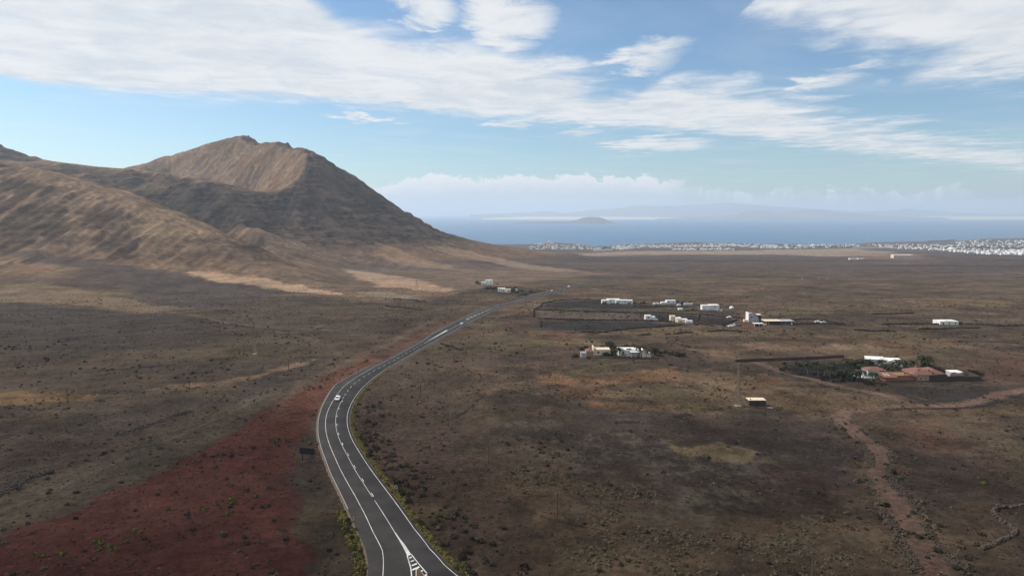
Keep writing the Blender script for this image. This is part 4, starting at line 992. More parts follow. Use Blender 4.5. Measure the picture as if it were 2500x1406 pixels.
def build_villas():
    W, Cr = m_white, m_cream
    H = white_block('villa', 1735, 757, 'long white box villa with pale garden posts in the middle fields', [(1714, 1735, 746, -.5, 6, W), (1735.2, 1756.5, 745.5, .8, 8, W), (1723, 1729, 751, -2.2, 1.6, W)])
    for px in (1746, 1753, 1757): MB().box(H.X(px) - .25, H.X(px) + .25, -6.5, -6, -1.5, 1.6, taper=.03).build('post', W, H.e)
    white_block('villa', 1588, 783, 'small white two level cube villa at the edge of a dark field', [(1576, 1590, 771, 0, 5, W), (1590.2, 1600, 774, .4, 5, W), (1600.2, 1606, 780, .2, 3, W)])
    white_block('villa', 1668, 789, 'stepped cream and white villa on the red soil by a field corner', [(1644, 1656, 772, 9, 5, Cr), (1655, 1668, 777, 5, 6, W), (1656, 1672, 781, 2, 3, Cr), (1668, 1682, 780, 4, 5, W), (1673, 1691, 784, -.5, 4, W)])
    white_block('villa', 1508, 742, 'long low white villa behind the walled gravel fields', [(1470, 1489, 733.5, 1, 6, W), (1485, 1516, 731, 6, 7, W), (1504, 1534, 733.5, .5, 7, W), (1534.2, 1545, 734, 0, 7, W)])
    white_block('villa', 1640, 742, 'small white villa with rounded parapet farthest in the walled fields', [(1615, 1628, 738.5, .5, 5, W), (1628, 1650, 734, 1, 6, W), (1595, 1610, 740.5, -1, 3, W)])
    white_block('wall_house', 1663, 746, 'low white strip house beside the small far villa', [(1654, 1662, 744, 0, 3, W), (1676, 1697, 740.5, 8, 2, W)], wins=False)
    white_block('annex', 1662, 757, 'tiny white annex alone on the olive field', [(1657, 1667, 754, 0, 4, W)], wins=False)
    # dome
    H = House('dome_hut', 1786, 753, 'little white dome hut beside the long box villa', 'hut')
    d = MB(); n, r = 10, 2.2
    for j in range(4):
        for i in range(n):
            a0, a1 = 2 * math.pi * i / n, 2 * math.pi * (i + 1) / n; b0, b1 = math.pi / 2 * j / 4, math.pi / 2 * (j + 1) / 4
            d.poly([(r * math.cos(b) * math.cos(a), r * math.cos(b) * math.sin(a), r * math.sin(b)) for a, b in ((a0, b0), (a1, b0), (a1, b1), (a0, b1))])
    d.build('dome', W, H.e); MB().box(-1, 1, -2.6, -1.6, -1, 1.3).build('porch', W, H.e); MB().box(-.4, .4, -2.68, -2.5, 0, 1.1).build('door', m_glass, H.e)
    # grey slant-roofed tower house
    H = House('tower_house', 1843, 787, 'tall grey house with a steep slanted roof and pale edge')
    k = H.k; a, b = H.X(1828), H.X(1856)
    g = MB(); g.v = [(a, 0, -1.5), (b - 1.6, 0, -1.5), (b - 1.6, 0, 3.9), (a + 3.2, 0, 6.9), (a, 0, 7.2)]; g.v += [(x, y + 6, z) for x, y, z in g.v]
    g.f = [(0, 1, 2, 3, 4), (9, 8, 7, 6, 5), (1, 6, 7, 2), (2, 7, 8, 3), (3, 8, 9, 4), (5, 0, 4, 9)]; g.mi = [0] * 6
    g.build('wall', m_grey, H.e)
    MB().box(a - .4, a, -.3, 6.3, -1.5, 7.6).build('end_wall', W, H.e)
    MB().box(b - 1.58, b + .8, .5, 5.5, -1.5, 5.6).build('annex_wall', m_dark, H.e); MB().box(b - 1.8, b + 1.0, .3, 5.7, 5.6, 5.85).build('roof', W, H.e)
    H.winx(a + 1.5, a + 2.6, 3.2, 4.6, 0); H.winx(a + 4.2, a + 5.2, 1, 2.2, 0); MB().box(H.X(1833), H.X(1850), -2.6, -2.2, -1.5, 3).build('garden_wall', m_grey, H.e)
    MB().box(H.X(1818), H.X(1828) - .5, 1, 4, -1.5, 1.8).build('terrace', Cr, H.e)
    # flat modern house
    H = House('modern_house', 1905, 793, 'low dark glazed modern house with pale flat roof and carport')
    a, b = H.X(1879), H.X(1938)
    MB().box(a, b, 0, 8, -1.5, 2.7).build('wall', m_dark, H.e)
    MB().box(H.X(1867), H.X(1908), -.6, 8.4, 2.72, 2.95).build('roof', Cr, H.e); MB().box(H.X(1908.3), b + .3, -.4, 8.3, 2.72, 2.9).build('roof', m_grey, H.e)
    for p in (1870, 1876): MB().box(H.X(p), H.X(p) + .25, -.3, 0, -1.5, 2.72).build('post', Cr, H.e)
    for p in (1909, 1919): H.winx(H.X(p), H.X(p + 8), .4, 2.2, 0)
    MB().box(H.X(1931), H.X(1934), -.3, -.01, -1, 2.0).build('pillar', W, H.e)
    H = House('carport', 1852, 797, 'flat cream carport on posts in front of the grey tower house', 'carport')
    MB().box(H.X(1841), H.X(1865), 0, 4, 1.95, 2.15).build('roof', W, H.e); MB().box(H.X(1847), H.X(1865), 2, 4, -1, 1.9).build('wall', m_brown, H.e)
    for p in (1842, 1853, 1864): MB().box(H.X(p), H.X(p) + .25, .1, .35, -1, 1.95).build('post', W, H.e)
    white_block('villa', 2322, 793, 'lone white villa standing on the open plain at right', [(2295, 2340, 785, 0, 9, W), (2312, 2332, 783, 3, 5, W), (2340.2, 2352, 787, 1, 6, m_brown)])
    white_block('villa', 1194, 696, 'white two storey villa at the foot of the mountain', [(1183, 1204, 689.5, -.5, 9, W), (1185, 1202, 684, 1.5, 7, W), (1174, 1183, 689, 0, 5, W)])
    white_block('villa', 1230, 714, 'long cream white house just below the mountain villa', [(1215, 1233, 704, 6, 7, W), (1224, 1247, 706.5, 1.5, 6, Cr), (1233, 1240, 710, -2, 3, W)])
    white_block('cabin', 1262, 712, 'tiny white cabin beside the road in the dark garden', [(1259, 1263, 706, 0, 3, W)], wins=False)
    # white palm garden house
    H = white_block('villa', 1490, 869, 'cream and white villa strung out behind a row of palms', [(1417, 1429, 862, -4, 4, m_grey), (1432, 1449, 859.5, 1, 6, m_peach), (1449.3, 1452, 849, 1.5, 7, Cr), (1452.3, 1491, 854, 2, 7, Cr), (1512, 1572, 855, 1, 8, W), (1565, 1576, 861, -3, 4, Cr), (1576.3, 1587, 863.5, -3, 4, Cr)])
    MB().hip(H.X(1432), H.X(1449), 1, 7, H.Z(859.5, 1) + .26, H.Z(859.5, 1) + 1.5, .3).build('roof', m_terra, H.e)
    v = MB().box(H.X(1538), H.X(1562), -2.4, .9, 2.4, 2.58)
    for p in (1539, 1550, 1561): v.box(H.X(p), H.X(p) + .22, -2.3, -2.1, -1, 2.4)
    v.build('veranda', W, H.e)
    MB().box(H.X(1430), H.X(1600), -7.5, -7.1, -1.5, .7).build('garden_wall', m_brown, H.e)
    H = House('warehouse', 2206, 630, 'long cream warehouse alone on the plain before the town', 'warehouse', rz=R(-6))
    a, b = H.X(2183), H.X(2228); MB().box(a, b, 0, 22, -6, 9).build('wall', m_cream, H.e); MB().box(a - .5, b + .5, -.4, 22.5, 9, 10).build('roof', m_white, H.e)
    for i in range(7): x = a + (i + .5) * (b - a) / 7; MB().box(x - 2.2, x + 2.2, -.3, .3, -1, 6).build('door', m_grey, H.e)
    H = House('boundary_wall', 2125, 606, 'long white boundary wall running towards the harbour town', 'wall', rz=R(-10)); MB().box(H.X(2086), H.X(2166), 0, 3, -6, 7).box(H.X(2086), H.X(2166), -.4, 3.4, 7, 7.6).build('wall', W, H.e)
    for (px, py, a, b, t, lb) in ((2083, 634, 2075, 2090, 631, 'small white farm building on the far dark plain'), (2102, 633, 2095, 2110, 631, 'smaller pale farm building right of the white one'), (1465, 613, 1450, 1478, 610, 'low white houses row outside the town edge'), (1484, 611.5, 1478, 1496, 608.5, 'white block house just outside the town edge')):
        white_block('farm_building', px, py, lb, [(a, b, t, 0, 10, W)], wins=False)
build_villas()

# ---------------------------------------------------------------- poles, pylons, signs, billboard
def pole(px, pb, ptop, label, group, arm=True):
    w = ground(px, pb); k = mpp_at(w); t = (CAM_Z - w[2]) / math.hypot(w[0], w[1]); hh = (pb - ptop) * k * math.sqrt(1 + t * t)
    e = empty('utility_pole', w, label=label, cat='utility pole', group=group)
    rr = .13 + w[1] * .00022
    MB().tube((0, 0, -.6), (0, 0, hh), rr, rr * .7, 7).build('post', m_wood, e)
    MB().box(-.55, .55, -.06, .06, hh - .55, hh - .42).build('crossarm', m_wood, e)
    for x in (-.48, .48): MB().tube((x, 0, hh - .42), (x, 0, hh - .2), .05, .04, 6).build('insulator', m_grey, e)
    return w + np.array([0, 0, hh - .2])
def wire(a, b, name, label, parent=None, sag=.03, off=0.0):
    n = 14; L = float(np.linalg.norm(b - a)); P = [a + (b - a) * t / n + np.array([off, 0, -sag * L * 4 * (t / n) * (1 - t / n)]) for t in range(n + 1)]
    m = MB()
    for i in range(n): m.tube(P[i], P[i + 1], .022, k=4, cap=False)
    return m.build(name, m_dark, parent, **({} if parent else dict(label=label, cat='cable')))
def build_poles():
    G = 'wooden utility poles beside the road'
    L = [(1983, 1412, 1347, 'wooden utility pole at the bottom edge left of the dirt track'), (1360, 1273, 1206, 'tall wooden utility pole among the pale tufts'), (1193, 1131, 1087, 'wooden utility pole at the edge of the black gravel'),
         (1094, 1040, 1005, 'third wooden pole from the bottom, right of the road bend'), (1027, 970, 938, 'wooden utility pole right of the road bend near a white stone'), (1108, 886, 864, 'distant thin pole right of the straight road'), (1138, 862, 846, 'smaller distant pole just beyond the thin one'), (1181, 824, 809, 'faraway pole right of the road beyond the cutting')]
    tops = [pole(*a, G) for a in L]
    for i, (a, b) in enumerate(zip(tops[:-1], tops[1:])):
        if i < 4: wire(a, b, 'overhead_wire', ['overhead wire from the bottom pole to the tuft field pole', 'overhead wire from the tuft field pole to the gravel edge pole', 'overhead wire from the gravel edge pole to the bend pole', 'overhead wire between the two poles right of the bend'][i])
    e = ground(2560, 1400) + np.array([0, 0, 5.5]); wire(tops[0], e, 'overhead_wire', 'overhead wire crossing the dirt track at lower right')
    G = 'wooden utility poles on the left plain'
    t2 = [pole(*a, G) for a in [(165, 988, 950, 'leftmost wooden pole beside the orange soil strip'), (463, 950, 919, 'wooden pole by the small tan patch left of the road'), (705, 907, 885, 'small wooden pole left of the red slope')]]
    for i in range(2): wire(t2[i], t2[i + 1], 'overhead_wire', ['overhead wire from the leftmost pole to the tan patch pole', 'overhead wire from the tan patch pole towards the red slope'][i])
    for px, pb, ptop, lb in ((1288, 722, 713, 'tiny pale roadside pole below the mountain villa'), (1306, 717, 708, 'tiny pale roadside pole beyond the mountain villa')): pole(px, pb, ptop, lb, 'roadside poles near the villa')
    def pylon(px, pb, ptop, base, label, arms=True, r=.06):
        w = ground(px, pb); k = mpp_at(w); t = (CAM_Z - w[2]) / math.hypot(w[0], w[1]); hh = (pb - ptop) * k * math.sqrt(1 + t * t)
        e = empty('lattice_pylon', w, R(12), label=label, cat='pylon'); hb = base / 2; ht = .28
        f = lambda z: hb + (ht - hb) * z / hh
        for sx in (-1, 1):
            for sy in (-1, 1): MB().tube((sx * hb, sy * hb, -.4), (sx * ht, sy * ht, hh), r, r, 4).build('leg', m_steel, e)
        b = MB(); n = max(5, int(hh / 1.4)); zs = np.linspace(0, hh, n + 1)
        for i in range(n):
            a0, a1 = f(zs[i]), f(zs[i + 1])
            for (ux, uy, vx, vy) in ((-1, -1, 1, -1), (-1, 1, 1, 1), (-1, -1, -1, 1), (1, -1, 1, 1)):
                b.tube((ux * a0, uy * a0, zs[i]), (vx * a1, vy * a1, zs[i + 1]), r * .55, k=3, cap=False); b.tube((vx * a0, vy * a0, zs[i]), (ux * a1, uy * a1, zs[i + 1]), r * .55, k=3, cap=False)
        b.build('bracing', m_steel, e)
        for z in (hh - .4, hh - 1.7): MB().box(-1.7, 1.7, -.07, .07, z - .06, z + .06).build('crossarm', m_steel, e)
        MB().box(-hb - .35, hb + .35, -hb - .35, hb + .35, -.6, .15).build('footing', m_conc, e)
        return w + np.array([0, 0, hh])
    a = pylon(1802, 990, 886, 1.5, 'tall tapering lattice pylon beside the dark shed', r=.12)
    b = pylon(622, 864, 784, 1.8, 'lattice pylon standing on the shrubby left plain', r=.13)
    c = pylon(1017, 708, 683, 2.2, 'faint lattice pylon on the pale fan below the mountain', r=.12)
    for px, pb, ptop, lb in ((1959, 681, 667, 'leftmost faint pylon on the far plain'), (2001, 680, 666, 'middle faint pylon on the far plain'), (2020, 681, 670, 'rightmost faint pylon on the far plain')): pylon(px, pb, ptop, 2.0, lb, r=.11)
    # garden lamp and flag posts by the finca
    for px, pb, ptop, lb in ((1964, 893, 868, 'thin pale lamp post in the palm garden'), (2312, 915, 888, 'thin grey mast behind the farmhouse'), (2324, 914, 891, 'second mast right of the thin one behind the farmhouse')):
        w = ground(px, pb); k = mpp_at(w); hh = (pb - ptop) * k; e = empty('lamp_post', w, label=lb, cat='post'); MB().tube((0, 0, -.4), (0, 0, hh), .07, .05, 6).build('post', m_steel, e); MB().box(-.5, .15, -.1, .1, hh, hh + .12).build('lamp_head', m_grey, e)
build_poles()
def build_signs():
    w = ground(751, 1127); k = mpp_at(w); e = empty('billboard', w, R(-14), label='large dark road direction board seen from behind on two posts', cat='billboard')
    x0, x1 = -20.5 * k, 20.5 * k; zb = 2.25; zt = zb + 16.5 * k
    pn = MB().box(x0, x1, -.06, .06, zb, zt).build('panel', m_dark, e)  # near-black panel colour, with the shade of its unlit back put in
    for i in range(5):
        z = zb + (zt - zb) * (i + .5) / 5; MB().box(x0 + .05, x1 - .05, -.13, -.06, z - .04, z + .04).build('rail', m_dark, pn)
    for x in (x0 * .62, x1 * .62): MB().box(x - .09, x + .09, -.25, -.07, -.5, zt - .1).build('post', m_dark, e)
    MB().box(x0 * .75, x1 * .75, -.5, .2, -.3, .05).build('footing', m_brown, e)
    def disc(w_, rad, hh, front, back, rz, label, stripe=False):
        e = empty('road_sign', w_, rz, label=label, cat='road sign')
        MB().tube((0, .05, -.4), (0, .05, hh + rad * .6), .05, .05, 6).build('post', m_steel, e)
        d = MB(); d.tube((0, -.03, hh), (0, .03, hh), rad, rad, 24); pnl = d.build('disc', (front), e)
        if stripe:
            q = rad * .72; w2 = .055
            for o in (-.16, -.08, 0, .08, .16):
                s_ = MB(); a = R(42); ca, sa = math.cos(a), math.sin(a); L = math.sqrt(max(rad * rad * .86 - o * o, .01))
                pts = [(-L, o - w2 / 2), (L, o - w2 / 2), (L, o + w2 / 2), (-L, o + w2 / 2)]
                s_.poly([(u * ca - v * sa, -.036, hh + u * sa + v * ca) for u, v in pts]); s_.build('stripe', m_dark, pnl)
    w = ground(967, 1203); disc(w, .52, 1.55, m_grey, m_grey, R(-20), 'round grey white road sign with dark diagonal stripes on the right verge', True)
    w = ground(851, 1288); disc(w, .56, 1.9, m_dark, m_dark, R(-6), 'round road sign seen black from behind on the left verge')
    w = ground(863, 1272); e = empty('marker_post', w, label='small white marker post beside the black round sign', cat='post'); MB().box(-.12, .12, -.05, .05, -.2, .95, taper=.03).build('post', m_white, e); MB().box(-.115, .115, -.06, -.05, .6, .8).build('band', m_dark, e)
build_signs()

# ---------------------------------------------------------------- vehicles
def car_mesh_parts(e, paint, van=False):
    L, Wd = (4.9, 1.95) if van else (4.2, 1.78)
    hl = L / 2; hw = Wd / 2
    prof = [(-hl, .35), (-hl + .02, .75), (-hl + .7 if not van else -hl + .5, .95), (-hl + 1.45 if not van else -hl + 1.0, 1.44 if not van else 2.1), (hl - 1.0 if not van else hl - .1, 1.46 if not van else 2.15), (hl - .25 if not van else hl - .02, 1.0), (hl, .8), (hl, .35)]
    m = MB(); n = len(prof)
    for sy, s in ((-1, 0), (1, 1)):
        for i, (x, z) in enumerate(prof):
            y = sy * (hw - (.18 if z > 1.1 else 0.0)); m.v.append((x, y, z))
    m.f = [tuple(range(n)), tuple(range(2 * n - 1, n - 1, -1))] + [(i, n + i, n + (i + 1) % n, (i + 1) % n) for i in range(n)]
    m.mi = [0] * len(m.f); m.build('body', paint, e)
    g = MB()                     # front window (towards -x), rear and sides
    a, b = prof[2], prof[3]
    f = lambda t: (a[0] + (b[0] - a[0]) * t - .02, a[1] + (b[1] - a[1]) * t + .02)
    MB().poly([(f(.08)[0], -hw + .16, f(.08)[1]), (f(.08)[0], hw - .16, f(.08)[1]), (f(.92)[0], hw - .22, f(.92)[1]), (f(.92)[0], -hw + .22, f(.92)[1])]).build('windscreen', m_glass, e)
    a2, b2 = prof[5], prof[4]; g2 = lambda t: (a2[0] + (b2[0] - a2[0]) * t + .02, a2[1] + (b2[1] - a2[1]) * t + .01)
    MB().poly([(g2(.1)[0], hw - .16, g2(.1)[1]), (g2(.1)[0], -hw + .16, g2(.1)[1]), (g2(.9)[0], -hw + .22, g2(.9)[1]), (g2(.9)[0], hw - .22, g2(.9)[1])]).build('rear_window', m_glass, e)
    for sy in (-1, 1): MB().poly([(-hl + 1.1, sy * (hw - .02), 1.0), (hl - .7, sy * (hw - .02), 1.02), (hl - 1.1, sy * (hw - .165), 1.38), (-hl + 1.55, sy * (hw - .165), 1.38)][::sy]).build('side_window', m_glass, e)
    for x in (-hl + .8, hl - .8):
        for sy in (-1, 1):
            wh = MB().tube((x, sy * (hw - .2), .32), (x, sy * (hw + .01), .32), .32, .32, 12).build('wheel', m_dark, e)
            MB().tube((x, sy * (hw - .05), .32), (x, sy * (hw + .02), .32), .18, .17, 8).build('rim', m_steel, wh)
    for sy in (-1, 1): MB().box(-hl - .03, -hl + .05, sy * .6 - .18, sy * .6 + .18, .62, .78).build('headlight', m_glass, e); MB().box(hl - .05, hl + .03, sy * .65 - .12, sy * .65 + .12, .75, .92).build('tail_light', mat('tail_light_red', (.3, .02, .02), .4), e)
m_car = mat('white_car_paint', (.80, .80, .80), .25, .02, 1, spec=.5); m_car2 = mat('silver_car_paint', (.55, .55, .56), .3, .02, 1, spec=.5); m_car3 = mat('dark_car_paint', (.05, .05, .055), .3, .02, 1, spec=.5)
def road_car(px, py, off, label, paint, van=False, away=False, nm='car'):
    s = s_at(px, py); p = rpoint(np.array([s]), off, .01)[0]; j = int(np.searchsorted(RS, s)); t = np.array([-RNR[j, 1], RNR[j, 0]])
    yaw = math.atan2(t[1], t[0])          # heading away from the camera
    e = empty(nm, p, yaw + (math.pi if away else 0.0), label=label, cat='van' if van else 'car'); car_mesh_parts(e, paint, van)
road_car(831, 974, -1.75, 'white hatchback driving towards the camera on the road bend', m_car)
road_car(1127, 792, 1.7, 'white car driving away on the straight beyond the bend', m_car, away=True)
road_car(1383, 701, -1.7, 'white delivery van coming down the far road', m_car, van=True, nm='van')
road_car(1346, 711, -1.7, 'distant white car ahead of the delivery van', m_car)
for px, py, rz, pm, lb in ((1780, 776, 20, m_car, 'white car parked alone above the dark field'), (1784, 798, 10, m_car, 'white car parked below the carport row'), (1792, 795, 70, m_car2, 'silver car parked beside the white one near the carport'), (1803, 796, 30, m_car3, 'dark car parked left of the carport'), (1996, 787, 0, m_car, 'white car parked right of the modern house'), (2010, 789, 5, m_car2, 'silver car parked rightmost past the modern house'), (1864, 796, 40, m_car2, 'silver car parked under the edge of the carport'), (2085, 924, 5, m_car2, 'silver car parked among the palms by the villa')):
    e = empty('car', ground(px, py) + np.array([0, 0, .02]), R(rz), label=lb, cat='car'); car_mesh_parts(e, pm)
# ---------------------------------------------------------------- stone walls and rubble
def stones(rs, pos, size, flat=.75):
    """many irregular stones in one mesh"""
    base = np.array([(-1, -1, -1), (1, -1, -1), (1, 1, -1), (-1, 1, -1), (-1, -1, 1), (1, -1, 1), (1, 1, 1), (-1, 1, 1)], float) * .5
    fc = np.array([(3, 2, 1, 0), (4, 5, 6, 7), (0, 1, 5, 4), (1, 2, 6, 5), (2, 3, 7, 6), (3, 0, 4, 7)])
    n = len(pos); v = base[None] * (1 + .45 * (rs.random((n, 8, 3)) - .5)); v[:, 4:, :2] *= .72
    v *= size[:, None, None] * np.array([1.1, 1, flat]); a = rs.random(n) * 6.28; c, s = np.cos(a)[:, None], np.sin(a)[:, None]
    x = v[..., 0] * c - v[..., 1] * s; y = v[..., 0] * s + v[..., 1] * c
    V = np.stack([x, y, v[..., 2]], -1) + pos[:, None]
    return V.reshape(-1, 3), (fc[None] + 8 * np.arange(n)[:, None, None]).reshape(-1, 4)
def wall_line(pts, hgt, wid, st, label, m=None, name='dry_stone_wall', seed=1, ragged=.25, group=None):
    rs = np.random.default_rng(seed); w = hit([p[0] for p in pts], [p[1] for p in pts])
    if len(w) > 2: l = spline(w[:, :2], 2.0)
    else: l = w[:, :2]
    s = np.concatenate([[0], np.cumsum(np.linalg.norm(np.diff(l, axis=0), axis=1))]); L = s[-1]
    rows = max(1, int(round(hgt / st))); n = int(L / (st * .85)) * rows * max(1, int(round(wid / st)))
    if ragged > .4: n = int(n * .5)
    t = rs.random(n) * L; x = np.interp(t, s, l[:, 0]); y = np.interp(t, s, l[:, 1])
    tx = np.interp(t + .5, s, l[:, 0]) - np.interp(t - .5, s, l[:, 0]); ty = np.interp(t + .5, s, l[:, 1]) - np.interp(t - .5, s, l[:, 1]); q = np.hypot(tx, ty) + 1e-6
    o = (rs.random(n) - .5) * wid; x = x - ty / q * o; y = y + tx / q * o
    gap = fbm(t, t * 0 + seed * 3.3, 14, 3) + .25 * (rs.random(n) - .5) > -.16 if ragged > .4 else np.ones(n, bool)
    t = t[gap]; x, y, o = x[gap], y[gap], o[gap]; n = len(t)
    hh = hgt * (1 - ragged + ragged * 2 * np.abs(fbm(t, t * 0 + seed, 9, 3)) * 1.6)
    z = h(x, y) + rs.random(n) * np.maximum(hh - st * .4, .02) * (1 - (np.abs(o) / wid * 1.2) ** 2)
    e = empty(name, (float(w[0, 0]), float(w[0, 1]), float(w[0, 2])), label=label, cat='stone wall' if 'wall' in name else 'rubble', group=group)
    V, Fc = stones(rs, np.stack([x, y, z], -1), st * (.7 + .7 * rs.random(n))); V = V - w[0]
    o_ = add('stones', mesh_np('stones', V, Fc, (m or m_stone,)), e, kind='stuff'); return o_
WALLS = [([(1378, 733), (1350, 736), (1323, 743), (1322, 749), (1304, 755)], 'curved dark stone wall round the upper left corner of the fields'),
    ([(1304, 757), (1400, 760), (1490, 762), (1570, 764)], 'long stone wall above the bare brown field'), ([(1304, 758), (1303, 775)], 'short stone wall closing the left side of the bare field'),
    ([(1312, 778), (1440, 782), (1600, 784), (1640, 786)], 'long stone wall between the bare field and dark field'), ([(1320, 785), (1319, 799)], 'short stone wall at the left end of the dark field'),
    ([(1420, 811), (1470, 812), (1550, 802), (1600, 799), (1665, 794)], 'stone wall along the lower edge of the dark field'), ([(1562, 764), (1600, 764), (1700, 768), (1780, 775), (1805, 778)], 'stone wall running past the cube villa to the right'),
    ([(1708, 771), (1703, 783)], 'short cross wall between two dark plots'), ([(1765, 793), (1800, 781)], 'slanting stone wall left of the grey tower house'), ([(1378, 733), (1450, 732), (1470, 732)], 'faint stone wall along the far edge of the fields'), ([(1545, 748), (1600, 749), (1680, 750)], 'stone wall in front of the far small villa'),
    ([(1675, 760), (1702, 757)], 'stone wall stub below the long box villa'), ([(1707, 790), (1742, 797)], 'broken stone wall below the stepped villa'), ([(1728, 810), (1770, 808), (1820, 810)], 'lone stone wall on the reddish slope, longest one'), ([(1645, 816), (1690, 812)], 'short lone stone wall left of the longest one'), ([(1624, 817), (1637, 816)], 'tiny stone wall fragment between two others'), ([(1563, 819), (1590, 817)], 'leftmost short stone wall above the palm villa'),
    ([(1930, 782), (1985, 780), (2040, 789), (2060, 790)], 'curving stone wall behind the modern house'), ([(1940, 792), (2000, 791), (2060, 794)], 'stone wall running right from the modern house'),
    ([(2128, 768), (2180, 767), (2231, 765)], 'isolated stone wall far out on the right plain'), ([(2152, 793), (2220, 792), (2294, 792)], 'stone wall left of the lone plain villa'), ([(2356, 792), (2404, 794), (2440, 796), (2520, 795)], 'stone wall right of the lone plain villa'), ([(2085, 807), (2130, 809), (2188, 810)], 'low broken stone wall on the olive slope'), ([(2243, 804), (2320, 803), (2394, 801)], 'low stone wall in front of the lone plain villa'),
    ([(1205, 701), (1240, 703), (1290, 706), (1316, 708)], 'dark terrace wall below the mountain villa'), ([(1160, 692), (1180, 696), (1205, 700)], 'dark terrace wall left of the mountain villa'), ([(1265, 722), (1300, 716), (1330, 709)], 'dark wall between the mountain garden and the road'),
    ([(1040, 737), (1000, 733), (960, 730)], 'dark stone line across the left slope'), ([(1030, 757), (990, 752), (940, 748)], 'lower dark stone line across the left slope'), ([(1075, 840), (1110, 850), (1128, 856)], 'dark cutting bank right of the straight road')]
for i, (p, lb) in enumerate(WALLS): wall_line(p, 1.25, .9, .55, lb, seed=20 + i)
H = House('garden_wall', 1930, 881, 'long smooth dark wall along the top of the palm garden', 'wall')
def garden_wall():
    w = hit([1795, 1860, 1950, 2060], [884, 881.5, 878.5, 873.5]); m = MB()
    for a, b in zip(w[:-1], w[1:]):
        d = (b - a)[:2]; q = np.array([-d[1], d[0]]) / np.linalg.norm(d) * .18; a, b = a - H.w, b - H.w
        m.v += [(a[0] - q[0], a[1] - q[1], a[2] - 1), (b[0] - q[0], b[1] - q[1], b[2] - 1), (b[0] + q[0], b[1] + q[1], b[2] - 1), (a[0] + q[0], a[1] + q[1], a[2] - 1)]; n = len(m.v) - 4
        m.v += [(x, y, z + 2.3) for x, y, z in m.v[n:n + 4]]; m.f += [(n + 3, n + 2, n + 1, n), (n + 4, n + 5, n + 6, n + 7)] + [(n + i, n + (i + 1) % 4, n + 4 + (i + 1) % 4, n + 4 + i) for i in range(4)]; m.mi += [0] * 6
    m.build('wall', m_brown, H.e)
    c = MB()
    for a, b in zip(w[:-1], w[1:]): c.tube(a - H.w + np.array([0, 0, 1.34]), b - H.w + np.array([0, 0, 1.34]),   .22, .22, 5)
    c.build('coping', m_brown, H.e)
garden_wall()
for i, (p, hg, wd, st, lb, m) in enumerate([
    ([(2520, 1231), (2470, 1238), (2430, 1242), (2432, 1262), (2468, 1284), (2480, 1300), (2440, 1322), (2396, 1341)], .95, .8, .42, 'zigzag rubble wall round the black plot at lower right', m_stone3), ([(2396, 1341), (2422, 1356), (2470, 1375), (2520, 1390)], .7, .9, .4, 'low tumbled wall at the bottom right corner', m_stone3),
    ([(2030, 1035), (2070, 1065), (2110, 1092), (2128, 1118), (2116, 1165), (2132, 1185)], .6, 1.3, .4, 'rubble bank on the left of the upper dirt track', m_stone2), ([(2140, 1200), (2152, 1240), (2185, 1290), (2200, 1330), (2228, 1370), (2245, 1420)], .8, 1.6, .42, 'rubble bank on the left of the lower dirt track', m_stone2),
    ([(2075, 1026), (2100, 1048), (2150, 1080), (2184, 1105)], .5, 1.0, .38, 'rubble edging at the inner bend of the dirt track', m_stone2), ([(2182, 1112), (2170, 1150), (2190, 1190), (2232, 1222), (2250, 1250)], .75, 1.7, .42, 'wide rubble heap right of the dirt track', m_stone2), ([(2255, 1275), (2272, 1300), (2292, 1332), (2325, 1365), (2365, 1405)], .7, 1.2, .4, 'rubble wall right of the track near the bottom', m_stone2),
    ([(288, 1064), (342, 1044), (396, 1026), (468, 1002)], .8, 2.2, .5, 'long dark rubble ridge on the left plain', m_stone), ([(-20, 1215), (0, 1206), (72, 1166), (122, 1152)], .8, 2.2, .5, 'dark rubble ridge at the left picture edge', m_stone), ([(300, 1100), (400, 1080), (500, 1058)], .4, 2.0, .4, 'thin rubble line above the red slope', m_stone),
    ([(1500, 1030), (1600, 1028), (1660, 1015), (1680, 1010)], .6, 1.8, .45, 'rusty rubble line at the top of the black gravel', m_stone), ([(1110, 1020), (1150, 995), (1165, 975)], .5, 1.2, .4, 'rubble line left of the black gravel', m_stone), ([(2160, 1000), (2270, 997), (2400, 990), (2470, 965)], .5, 1.6, .42, 'rubble edge below the upper dirt track', m_stone), ([(2235, 975), (2300, 990), (2180, 958)], .3, .9, .35, 'stone edging of the dark ploughed plot', m_stone), ([(1905, 905), (1950, 916), (2040, 928), (2110, 936), (2210, 936)], .7, .8, .4, 'stone wall along the front of the palm garden', m_stone),
    ([(240, 905), (330, 897), (420, 890), (480, 888)], .5, 2.0, .45, 'dark stone line on the upper left plain', m_stone), ([(560, 790), (620, 800), (690, 808)], .6, 2.0, .5, 'dark rubble line behind the left pylon', m_stone)]):
    wall_line(p, hg * (.9 if 'zigzag' in lb else .62), wd * (1.0 if 'zigzag' in lb else 1.5), st * (.8 if m is m_stone2 else .9), lb, m, name='rubble_bank' if 'rubble' in lb else 'dry_stone_wall', seed=60 + i, ragged=.35 if 'zigzag' in lb else .5)

